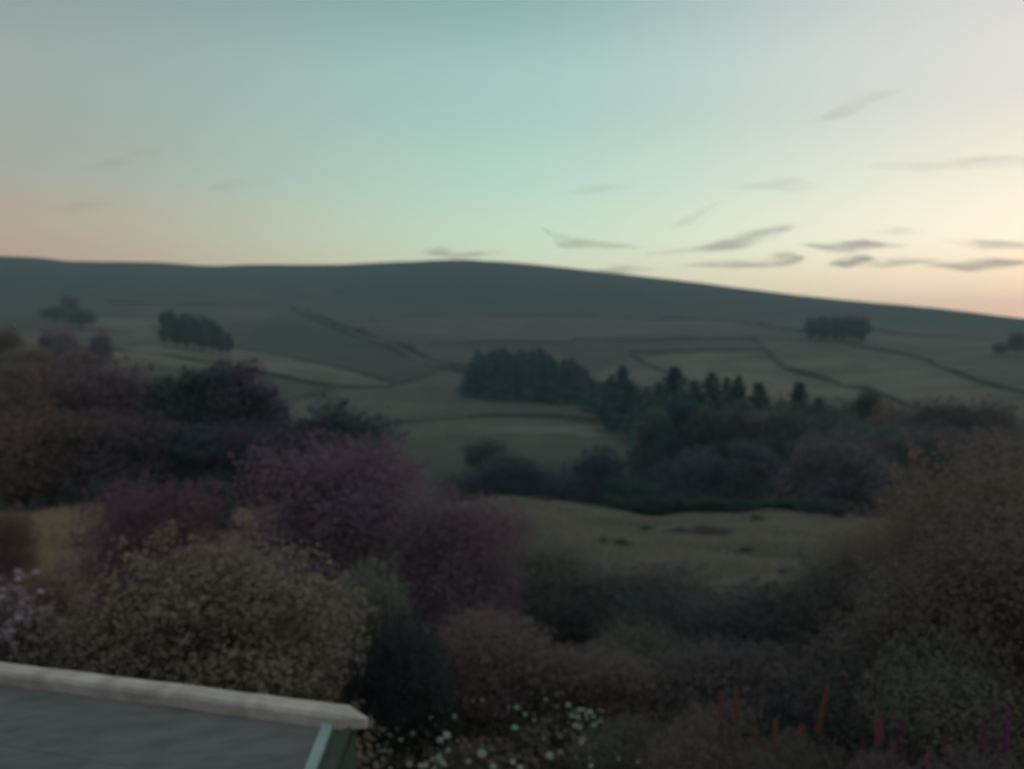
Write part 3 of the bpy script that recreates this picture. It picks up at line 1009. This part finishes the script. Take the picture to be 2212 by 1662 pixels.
ZR = -2.30
R1 = on_plane(766, 1550, ZR)
R0 = on_plane(0, 1452, ZR)
ud = (R1 - R0) / np.linalg.norm(R1 - R0)               # along the ridge, towards its free end
vh = np.array([ud[1], -ud[0], 0.0])                    # down the near slope, in plan
if vh[1] > 0:
    vh = -vh


def px_of(p):
    q = np.array(p) - np.array([0, 0, EYE])
    cp, sp = math.cos(PITCH), math.sin(PITCH)
    fwd = q[1] * cp - q[2] * sp
    up = q[1] * sp + q[2] * cp
    return CX + FPX * q[0] / fwd, CY - FPX * up / fwd


best = None
for deg in np.linspace(0, 60, 121):
    a = math.radians(deg)
    vd = vh * math.cos(a) - np.array([0, 0, math.sin(a)])
    p0 = R1 + ud * -0.2 + vd * 0.02
    p1 = p0 + vd * 0.5
    (xa, ya), (xb, yb) = px_of(p0), px_of(p1)
    sl = (xa - xb) / (yb - ya + 1e-9)
    e = abs(sl - 0.40)
    if yb > ya and (best is None or e < best[0]):
        best = (e, deg, vd)
ROOF_PITCH = math.radians(best[1])
vd = best[2]
nd_ = np.cross(ud, vd)
nd_ = nd_ if nd_[2] > 0 else -nd_
shed = empty('outbuilding', (R1[0], R1[1], ground(R1[0], R1[1])))
SO = np.array(shed.location)
tag(shed, 'outbuilding roof corner with pale ridge capping at lower left', 'outbuilding')
ROOFM = plain_mat('roof_felt', (0.208, 0.196, 0.190), (0.136, 0.128, 0.130), 3.0, 0.8, (0.3, 6.0, 6.0), 0.2, 0.2, 0.35, 0.75)
RIDGEM = plain_mat('ridge_stone', (0.57, 0.46, 0.43), (0.36, 0.30, 0.28), 5.0, 0.85, None, 0.35, 0.2)
STRIPM = plain_mat('lead_strip', (0.36, 0.44, 0.42), (0.26, 0.33, 0.32), 4.0, 0.45, None, 0.1, 0.5)
VERGEM = plain_mat('verge_board', (0.060, 0.072, 0.058), (0.085, 0.095, 0.078), 4.0, 0.8, None, 0.2)
LEN, RUN = 6.0, 2.2


def rp(u, v, n, side=1):
    vv = vd if side > 0 else np.array([-vd[0], -vd[1], vd[2]])
    nn = nd_ if side > 0 else np.array([-nd_[0], -nd_[1], nd_[2]])
    return R1 + ud * u + vv * v + nn * n - SO


def slab(name, u0, u1, v0, v1, n0, n1, mat, side=1, wob=0.0, cuts=1):
    mb = MB()
    us = np.linspace(u0, u1, cuts + 1)
    r = np.random.default_rng(int(abs(v0 * 100) + 3))
    mb.quadstrip([[rp(uu, v0, n0, side), rp(uu, v1 + r.uniform(-wob, wob), n0, side), rp(uu, v1 + r.uniform(-wob, wob), n1, side), rp(uu, v0, n1, side)] for uu in us])
    o = obj(name, mb.mesh(name), mat, shed)
    return o


course = 0.23
for k in range(10):                                   # overlapping felt courses
    v0 = 0.02 + k * course
    slab('roof_course', -LEN, -0.182, v0, v0 + course + 0.02, -0.012 - 0.0007 * k, 0.004 + 0.003 * (k % 2), ROOFM, 1, 0.006, 14)
slab('roof_deck', -LEN, -0.01, 0.0, 0.02 + 10 * course, -0.06, -0.022, VERGEM, 1)
slab('lead_strip', -0.178, -0.108, 0.03, 0.02 + 10 * course, -0.02, 0.035, STRIPM, 1)
slab('verge_board', -0.105, 0.0, 0.05, 0.02 + 10 * course, -0.021, 0.006, VERGEM, 1)
mb = MB()
prof = [(-0.082, -0.055), (0.082, -0.055), (0.086, 0.016), (0.070, 0.040), (0.0, 0.052), (-0.070, 0.040), (-0.086, 0.016)]
us = list(np.linspace(-LEN, -0.13, 34)) + [-0.07, -0.065, 0.09]
scl = [1.0] * 34 + [1.0, 0.98, 0.10]
rings = []
vside = vh / np.linalg.norm(vh)
for uu, s_ in zip(us, scl):
    j = rng.normal(0, 0.0025, 2)
    rings.append([R1 + ud * uu + vside * (a * s_ + j[0]) + np.array([0, 0, -0.01 + (c if c < 0 else c * s_) + j[1] + 0.012]) - SO for a, c in prof])
mb.quadstrip(rings)
obj('ridge_capping', mb.mesh('ridge_capping', False), RIDGEM, shed)
# walls under the single-pitch roof, down to the ground
mb = MB()
hr = RUN * math.cos(ROOF_PITCH)
drop = RUN * math.sin(ROOF_PITCH)
g = SO[2] - R1[2] - 0.3


def wall_ring(uu):
    return [R1 + ud * uu + vside * a_ + np.array([0, 0, c_]) - SO for a_, c_ in ((hr, g), (hr, -drop - 0.09), (-0.05, -0.075), (-0.05, g))]


mb.quadstrip([wall_ring(-LEN), wall_ring(-0.015)])
obj('wall', mb.mesh('wall'), VERGEM, shed)


# ------------------------------------------------------------------ flowers
def daisy_head(r_):
    rr = np.random.default_rng(r_)
    mb = MB()
    n = 13
    for k in range(n):
        a = k * 6.283 / n + rr.normal() * 0.05
        L = 1.0 * rr.uniform(0.85, 1.1)
        ca, sa = math.cos(a), math.sin(a)
        w = 0.17
        b0 = len(mb.v)
        for rad, ww, z in ((0.2, 0.5, 0.0), (0.7, 1.0, 0.05), (L, 0.55, -0.08)):
            mb.v += [(ca * rad - sa * w * ww, sa * rad + ca * w * ww, z), (ca * rad + sa * w * ww, sa * rad - ca * w * ww, z)]
        mb.f += [(b0, b0 + 1, b0 + 3, b0 + 2), (b0 + 2, b0 + 3, b0 + 5, b0 + 4)]
    pet = mb.mesh('petals')
    mb = MB()
    mb.quadstrip([[(q * math.cos(t), q * math.sin(t), z) for t in np.arange(8) * 0.7854] for q, z in ((0.3, 0.0), (0.26, 0.09), (0.12, 0.14))])
    return pet, mb.mesh('disc', True)


WHITE = plain_mat('white_petal', (0.40, 0.43, 0.40), (0.29, 0.32, 0.30), 60, 0.7)
YELLOW = plain_mat('yellow_disc', (0.35, 0.26, 0.06), (0.28, 0.2, 0.05), 60, 0.8)
PET, DISC = daisy_head(5)
for me_, mt_ in ((PET, WHITE), (DISC, YELLOW)):
    me_.materials.append(mt_)
daisies = {  # clump -> heads seen in the photograph (2212 px sheet) with size
    'white daisy clump beside the roof end, lowest at left': [(795, 1630, .8), (838, 1624, 1), (868, 1562, 1), (853, 1575, .8), (822, 1642, .8), (805, 1655, .7), (880, 1655, 1), (862, 1600, .7), (815, 1612, .7)],
    'white daisy clump rising just right of the roof end': [(866, 1535, 1.3), (893, 1545, 1.4), (935, 1530, .8), (928, 1552, .6), (905, 1570, .7), (945, 1515, .8), (958, 1508, .7), (950, 1540, .8), (888, 1585, .9)],
    'white daisy clump left of the dark gap at the bottom': [(963, 1592, 1.4), (948, 1603, 1.2), (945, 1640, 1.2), (962, 1640, 1), (965, 1625, 1), (930, 1642, .7), (952, 1652, 1), (915, 1655, 1), (905, 1658, .9), (935, 1660, .8)],
    'tallest white daisies standing high over the bottom middle': [(1058, 1477, 1), (1128, 1476, 1.5), (1035, 1490, .7), (1030, 1498, .6), (1040, 1515, .8), (1022, 1515, .7)],
    'white daisies scattered in the bottom middle': [(1117, 1531, 1), (1112, 1575, 1.2), (1135, 1545, .7), (1098, 1530, .6), (980, 1550, .8), (1155, 1558, .7), (1040, 1632, 1.5), (1010, 1645, .9), (1108, 1648, 1), (1125, 1660, 1), (1065, 1660, 1.1)],
    'dense pale daisy cluster, upper right of the white flowers': [(1205, 1500, .9), (1215, 1497, .8), (1220, 1504, .9), (1190, 1506, .8), (1180, 1512, .7), (1230, 1524, 1), (1255, 1533, .9), (1245, 1540, 1), (1262, 1536, .8), (1278, 1538, 1), (1270, 1545, .9), (1238, 1548, .8), (1250, 1550, 1), (1285, 1548, .8), (1205, 1530, .7)],
    'pale daisies under the dense cluster at right': [(1248, 1570, 1.5), (1285, 1568, 1), (1262, 1598, 1.3), (1258, 1608, 1), (1275, 1614, .9), (1290, 1618, .8), (1300, 1560, .6)],
    'white daisies at the bottom right of the flower patch': [(1190, 1637, 1.4), (1212, 1630, 1.2), (1310, 1622, 1.1), (1328, 1608, .8), (1345, 1624, .8), (1305, 1640, .9), (1245, 1640, .9), (1280, 1655, .9), (1340, 1640, .6), (1372, 1638, .7)],
}
for heads in daisies.values():                      # smaller and half-hidden blooms between the large ones
    for px, py, s_ in list(heads):
        if rng.random() < 0.75:
            heads.append((px + rng.normal() * 26, min(py + rng.normal() * 18, 1668), rng.uniform(0.35, 0.65)))
for ci, (lab, heads) in enumerate(daisies.items()):
    ptsw = []
    for px, py, s_ in heads:
        h_ = rng.uniform(0.55, 0.85)
        # distance at which a flower h_ above the ground appears there
        d = 7.0
        while d < 14 and px_of(np.array([*spot(px, d)]) + np.array([0, 0, h_]))[1] > py:
            d += 0.05
        x, y, g = spot(px, d)
        ptsw.append((np.array([x, y, g + h_]), s_))
    cen = np.mean([p for p, _ in ptsw], axis=0)
    base = np.array([cen[0], cen[1], ground(cen[0], cen[1])])
    root = empty('daisy_clump', base)
    tag(root, lab, 'daisy', 'white daisies in the near bed')
    mb = MB()
    for p, s_ in ptsw:
        foot_ = np.array([p[0] * 0.7 + base[0] * 0.3 - base[0], p[1] * 0.7 + base[1] * 0.3 - base[1], 0])
        gz = ground(foot_[0] + base[0], foot_[1] + base[1]) - base[2]
        foot_[2] = gz - 0.03
        top_ = p - base
        mb.tube([foot_, foot_ * 0.4 + top_ * 0.6 + np.array([0.02, 0, 0]), top_ - np.array([0, 0, 0.004])], [0.006, 0.005, 0.004], 5)
    obj('stem', mb.mesh('stem'), STEM, root)
    rr = np.random.default_rng(900 + ci)
    C0 = np.array([p - base for p, _ in ptsw])
    kk = rr.integers(0, len(C0), 1100)
    Pl = C0[kk] * np.stack([np.ones(1100), np.ones(1100), rr.random(1100) * 0.85], 1) + rr.normal(size=(1100, 3)) * np.array([0.1, 0.1, 0.03])
    v, f = leaf_quads(Pl, rr.normal(size=(1100, 3)) + np.array([0, 0, 0.7]), 0.075, 0.03, rr)
    obj('foliage', npmesh('foliage', v, f), LEAF_NEAR, root, (0.075, 0.062, 0.045))
    for p, s_ in ptsw:
        fl = obj('flower', PET, None, root)
        fl.location = p - base
        fl.scale = (0.031 * s_,) * 3
        tilt = rr.uniform(0.35, 0.95)
        fl.rotation_euler = (tilt, rr.normal() * 0.3, rr.normal() * 0.5)    # faces the light and the house
        dc = obj('disc', DISC, None, fl)


def spike_proto(seed, n_whorl=20):
    """flower spike 1 long: whorls of small pea-like florets, tapering to the tip"""
    r = np.random.default_rng(seed)
    P, N = [], []
    for i in range(n_whorl):
        z = i / n_whorl
        R = 0.105 * (1 - z ** 2.2 * 0.72) * r.uniform(0.9, 1.1)
        k = int(15 - 5 * z)
        for j in range(k):
            a = j * 6.283 / k + i * 0.4 + r.normal() * 0.1
            for q in (0.55, 1.0):
                P.append((R * q * math.cos(a), R * q * math.sin(a), z + r.normal() * 0.012))
                N.append((math.cos(a) + r.normal() * 0.4, math.sin(a) + r.normal() * 0.4, 0.5 + r.normal() * 0.4))
    v, f = leaf_quads(np.array(P), np.array(N), 0.075, 0.06, r)
    return npmesh('flower_spike', v, f)


SPIKES = [spike_proto(61), spike_proto(62, 17)]
for s_ in SPIKES:
    s_.materials.append(PETAL)


def leaf_fan(seed):
    r = np.random.default_rng(seed)
    mb = MB()
    for k in range(16):
        a0 = r.uniform(0, 6.28)
        q = r.uniform(0.12, 0.34)
        h = r.uniform(0.12, 0.62)
        c = np.array([math.cos(a0) * q, math.sin(a0) * q, h])
        mb.tube([(0, 0, h * 0.35), c * 0.6 + np.array([0, 0, h * 0.2]), c], [0.005, 0.004, 0.003], 4)
        for j in range(8):
            a = j * 0.785 + r.normal() * 0.1
            L = r.uniform(0.07, 0.11)
            t = np.array([math.cos(a), math.sin(a), r.uniform(-0.3, 0.2)])
            s = np.array([-math.sin(a), math.cos(a), 0]) * 0.016
            b0 = len(mb.v)
            mb.v += [tuple(c), tuple(c + t * L * 0.6 + s), tuple(c + t * L), tuple(c + t * L * 0.6 - s)]
            mb.f.append((b0, b0 + 1, b0 + 2, b0 + 3))
    return mb.mesh('leaf')


FAN = [leaf_fan(71), leaf_fan(72)]
RED, PINK = (0.19, 0.062, 0.064), (0.16, 0.046, 0.095)
lupins = [  # px, top y, bottom y of the spike, width scale, lean, colour, label
    (1566, 1492, 1545, 1.0, 0.0, RED, 'red flower spike, leftmost of the red ones'),
    (1598, 1488, 1560, 1.05, 0.02, RED, 'red flower spike, second from the left and straight'),
    (1638, 1545, 1600, 1.0, 0.0, RED, 'short red flower spike below the first two'),
    (1688, 1552, 1625, 1.1, -0.05, (0.19, 0.062, 0.062), 'dim red flower spike left of the stubby one'),
    (1742, 1566, 1605, 1.5, 0.05, RED, 'stubby bright red flower spike at the foot of the tallest'),
    (1780, 1474, 1580, 0.8, 0.18, RED, 'tallest red flower spike leaning to the right'),
    (1912, 1545, 1610, 1.1, 0.0, (0.22, 0.055, 0.085), 'dim pink flower spike, leftmost of the pink ones'),
    (1962, 1545, 1620, 1.2, -0.05, PINK, 'bright magenta flower spike, taller of the joined pair'),
    (1986, 1572, 1640, 1.1, 0.05, PINK, 'magenta flower spike, lower of the joined pair'),
    (2024, 1612, 1670, 1.1, 0.0, (0.20, 0.045, 0.095), 'low dim magenta flower spike at the bottom edge'),
    (2066, 1572, 1640, 1.1, 0.0, PINK, 'magenta flower spike right of the low dim one'),
    (2106, 1580, 1650, 1.0, 0.0, (0.15, 0.045, 0.085), 'faint purple flower spike right of the magenta one'),
    (2142, 1565, 1640, 1.0, 0.0, (0.14, 0.045, 0.07), 'faint red-purple flower spike second from the right'),
    (2192, 1530, 1630, 1.0, 0.05, (0.17, 0.045, 0.10), 'tall dim purple flower spike nearest the right edge'),
    (1880, 1600, 1665, 1.2, 0.0, (0.15, 0.045, 0.075), 'dusky pink flower spike left of the low pink one'),
    (1938, 1598, 1660, 1.1, 0.06, (0.16, 0.045, 0.085), 'dusky flower spike between the leftmost pink and the joined pair'),
    (2008, 1640, 1690, 1.2, 0.0, (0.18, 0.045, 0.10), 'cut-off magenta flower spike at the bottom beside the joined pair'),
    (2052, 1625, 1680, 1.1, -0.04, (0.16, 0.04, 0.085), 'dim magenta flower spike at the bottom right of the low dim one'),
    (2124, 1625, 1690, 1.1, 0.0, (0.14, 0.04, 0.075), 'dim purple flower spike at the bottom below the faint red-purple one'),
    (2168, 1600, 1670, 1.0, 0.0, (0.13, 0.04, 0.075), 'faint purple flower spike left of the tall one at the right edge'),
    (1655, 1600, 1650, 1.0, 0.0, (0.18, 0.06, 0.06), 'faint red flower spike low between the short and the dim red ones'),
    (1900, 1625, 1680, 1.2, 0.0, (0.22, 0.05, 0.10), 'low pink flower spike at the bottom, under the leftmost pink'),
]
for k, (px, y0, y1, ws, lean, c, lab) in enumerate(lupins):
    d = 8.6 + 0.25 * (k % 3)
    x, y, g = spot(px, d)
    zt, zb = top_z(px, y0, d), top_z(px, y1, d)
    root = empty('lupin', (x, y, g))
    tag(root, lab, 'flower', 'flower spikes in the near bed')
    L = zt - zb
    sp = obj('flower_spike', SPIKES[k % 2], None, root, c)
    sp.location = (0, 0, zb - g)
    sp.scale = (0.30 * ws, 0.30 * ws, L)
    sp.rotation_euler = (0, lean, rng.uniform(0, 3) * 0)
    mb = MB()
    mb.tube([(-(zb - g) * lean * 0.4, 0, -0.03), (-(zb - g) * lean * 0.15, 0, (zb - g) * 0.5), (0, 0, zb - g), (L * 0.9 * math.sin(lean), 0, zb - g + L * 0.9)], [0.011, 0.010, 0.009, 0.004], 6)
    obj('stem', mb.mesh('stem'), STEM, root)
    lf = obj('leaf', FAN[k % 2], LEAF_NEAR, root, (0.06, 0.055, 0.04))
    lf.rotation_euler = (0, 0, rng.uniform(0, 6))
    lf.scale = (1.2, 1.2, max(0.5, (zb - g)))


# flower clusters on bushes
def flower_bush(name, px, d, ytop, wpx, leafc, flc, nfl, label, size):
    root = plant(name, 'mound', px, d, ytop, wpx, leafc, label, 'flowers')
    fm = PROTO['mound'][0]
    r = np.random.default_rng(int(px))
    n = len(fm.vertices)
    co = np.empty(n * 3, np.float32)
    fm.vertices.foreach_get('co', co)
    co = co.reshape(-1, 3)
    top = co[(co[:, 2] > 0.80)]
    pick = top[r.integers(0, len(top), nfl)]
    sc = np.array(root.scale)
    rz = root.rotation_euler[2]
    for q, p in enumerate(pick):
        pts = unit(r.normal(size=(26, 3))) * 0.5
        v, f = (FLW[q % 2])
        o = obj('flower', FLME[q % 2], None, root, tuple(np.array(flc) * r.uniform(0.7, 1.2)))
        o.location = p * 1.04
        o.scale = size / sc
    return root


FLME = []
FLW = [(0, 0), (0, 0)]
for sd in (81, 82):
    r_ = np.random.default_rng(sd)
    dd_ = unit(r_.normal(size=(34, 3)))
    dd_[:, 2] = np.abs(dd_[:, 2]) * 0.8
    v_, f_ = leaf_quads(dd_ * 0.4, dd_ + 0.4 * r_.normal(size=(34, 3)), 0.42, 0.36, r_)
    me_ = npmesh('flower', v_, f_)
    me_.materials.append(PETAL)
    FLME.append(me_)
flower_bush('lilac_flowers', 40, 9.4, 1256, 210, (0.07, 0.06, 0.05), (0.36, 0.26, 0.29), 170, 'pale lilac flower heads on a bush at the left edge', np.array([0.085] * 3))
flower_bush('pink_flowers', 1890, 10.0, 1448, 190, (0.05, 0.045, 0.04), (0.085, 0.032, 0.042), 40, 'dim crimson blossom cluster above the pink spikes', np.array([0.09] * 3))

# ------------------------------------------------------------------ haze and clouds
hm = bpy.data.materials.new('haze')
hm.use_nodes = True
hm.node_tree.nodes.clear()
pv = hm.node_tree.nodes.new('ShaderNodeVolumePrincipled')
pv.inputs['Color'].default_value = (0.64, 0.88, 1.0, 1)
pv.inputs['Density'].default_value = 0.00034
pv.inputs['Anisotropy'].default_value = 0.0
ho = hm.node_tree.nodes.new('ShaderNodeOutputMaterial')
hm.node_tree.links.new(pv.outputs[0], ho.inputs['Volume'])
zlo = float(V[:, 2].min()) - 1.0
zhi = float(V[:, 2].max()) + 12.0
mb = MB()
S = 2700.0
mb.quadstrip([[(-S, -S, zlo), (S, -S, zlo), (S, S, zlo), (-S, S, zlo)], [(-S, -S, zhi), (S, -S, zhi), (S, S, zhi), (-S, S, zhi)]])
hz = obj('haze', mb.mesh('haze'), hm)
hz['kind'] = 'stuff'

CLOUDM = {}


def cloud_mat(k, dens):
    if k not in CLOUDM:
        m_ = bpy.data.materials.new('cloud_%s' % k)
        m_.use_nodes = True
        m_.node_tree.nodes.clear()
        nt_ = m_.node_tree
        p_ = nt_.nodes.new('ShaderNodeVolumePrincipled')
        p_.inputs['Color'].default_value = (0.62, 0.66, 0.68, 1)
        f_ = noise_fac(nt_, 0.006, 0.38, 0.72, 3.0, 'Object', (0.55, 0.55, 2.2), 0.6)
        g_ = nd(nt_, 'ShaderNodeMath', operation='MULTIPLY')
        g_.inputs[1].default_value = dens
        nt_.links.new(f_, g_.inputs[0])
        nt_.links.new(g_.outputs[0], p_.inputs['Density'])
        o_ = nt_.nodes.new('ShaderNodeOutputMaterial')
        nt_.links.new(p_.outputs[0], o_.inputs['Volume'])
        CLOUDM[k] = m_
    return CLOUDM[k]


DCL = 7000.0


def cloud(pts, label, dens='mid'):
    """a thin streak of cloud along photo points (x, y, half height in px), seven kilometres off"""
    r = np.random.default_rng(int(pts[0][0] + pts[0][1] * 3))
    (xa, ya, ha), (xb, yb, hb) = pts[0], pts[1]
    (xc, yc, hc), (xd, yd, hd) = pts[-2], pts[-1]
    pts = [(xa - 0.6 * (xb - xa), ya - 0.5 * (yb - ya), ha * 0.8)] + list(pts) + [(xd + 0.6 * (xd - xc), yd + 0.5 * (yd - yc), hd * 0.8)]
    w = []
    for x, y, h in pts:
        az, te = ray(x, y)
        w.append((math.sin(az) * DCL, math.cos(az) * DCL, EYE + te * DCL, h * DCL / FPX))
    w = np.array(w)
    t = np.linspace(0, 1, len(w))
    n = 26
    q = np.linspace(0, 1, n)
    C = np.stack([cubic(q, t, w[:, k]) for k in range(4)], 1)
    base = C[n // 2, :3].copy()
    out = unit(np.array([base[0], base[1], 0.0]))
    rings = []
    m_ = 14
    ph = r.uniform(0, 6, 4)
    for i in range(n):
        h = 1.15 * C[i, 3] * max(0.02, math.sin(math.pi * min(max(q[i], 0.0), 1.0)) ** 0.9)
        ring = []
        for k in range(m_):
            a = k * 6.283 / m_
            wob = 1 + 0.22 * math.sin(3 * a + ph[0] + q[i] * 7) + 0.2 * math.sin(2 * a + ph[1] - q[i] * 11) + 0.12 * math.sin(5 * a + q[i] * 17 + ph[2])
            ring.append(C[i, :3] + np.array([0, 0, 1.0]) * math.sin(a) * h * wob + out * math.cos(a) * (40 + 110 * math.sin(math.pi * q[i])) * wob - base)
        rings.append(ring)
    mb_ = MB()
    mb_.quadstrip(rings)
    o = obj('cloud', mb_.mesh('cloud', True), cloud_mat(dens, {'thin': 0.0020, 'mid': 0.0062, 'thick': 0.0100}[dens]))
    o.location = base
    return tag(o, label, 'cloud', 'thin evening clouds')


cloud([(1755, 262, 4), (1820, 240, 10), (1870, 218, 13), (1925, 202, 8)], 'faint slanting cloud wisp high at the upper right', 'thin')
cloud([(1905, 358, 5), (2020, 358, 9), (2130, 350, 11), (2260, 350, 10)], 'long level cloud streak at the right edge, highest of the level ones', 'thin')
cloud([(1600, 404, 5), (1660, 398, 10), (1710, 398, 11), (1760, 404, 5)], 'short pale cloud above the middle of the right sky', 'thin')
cloud([(1460, 486, 4), (1500, 470, 7), (1540, 444, 5)], 'small upturned cloud wisp right of the hilltop', 'thin')
cloud([(1180, 500, 5), (1210, 522, 10), (1270, 528, 8), (1355, 533, 5)], 'dark tapering cloud just above the right shoulder of the hill', 'mid')
cloud([(1430, 546, 4), (1520, 538, 7), (1600, 520, 12), (1680, 498, 9), (1740, 484, 4)], 'long slanting cloud rising to the right over the slope', 'mid')
cloud([(1750, 530, 5), (1800, 533, 7), (1860, 530, 9), (1930, 531, 4)], 'dark spindle cloud low in the right sky', 'thick')
cloud([(1500, 573, 6), (1600, 570, 8), (1680, 569, 8), (1722, 562, 9), (1738, 558, 5)], 'long thin cloud streak over the slope, thickening at its right end', 'mid')
cloud([(1668, 551, 4), (1690, 551, 6), (1722, 556, 6)], 'short cloud wisp just above the thick end of the long thin streak', 'mid')
cloud([(1800, 570, 5), (1830, 566, 10), (1870, 560, 9), (1890, 562, 4)], 'small dark oval cloud left of the lowest streaks', 'thick')
cloud([(1890, 573, 4), (1930, 568, 7), (2005, 565, 4)], 'short cloud right of the small dark oval', 'mid')
cloud([(2020, 574, 3), (2080, 573, 8), (2140, 571, 8), (2230, 568, 5)], 'dark low cloud streak reaching the right edge', 'thick')
cloud([(2060, 522, 4), (2120, 528, 7), (2240, 531, 6)], 'cloud streak at the right edge above the dark low one', 'mid')
cloud([(1895, 503, 4), (1935, 499, 7), (1980, 502, 4)], 'tiny cloud above the short cloud at right', 'thin')
cloud([(920, 545, 4), (950, 545, 10), (985, 551, 6)], 'small dark cloud puff touching the hilltop on the left', 'mid')
cloud([(985, 555, 3), (1020, 551, 6), (1065, 548, 3)], 'thin cloud dash right of the puff on the hilltop', 'mid')
cloud([(1290, 586, 4), (1335, 583, 7), (1400, 584, 3)], 'thin cloud resting on the skyline right of the hilltop', 'mid')
cloud([(455, 406, 3), (490, 400, 8), (575, 394, 4)], 'faint cloud streak in the left sky', 'thin')
cloud([(180, 365, 4), (270, 345, 7), (355, 320, 5)], 'faintest slanting wisp high in the left sky', 'thin')
cloud([(130, 452, 4), (180, 446, 7), (250, 440, 4)], 'faint low cloud streak near the left edge', 'thin')
cloud([(1240, 414, 4), (1290, 410, 8), (1350, 406, 4)], 'faint cloud dash above the hill, right of centre', 'thin')
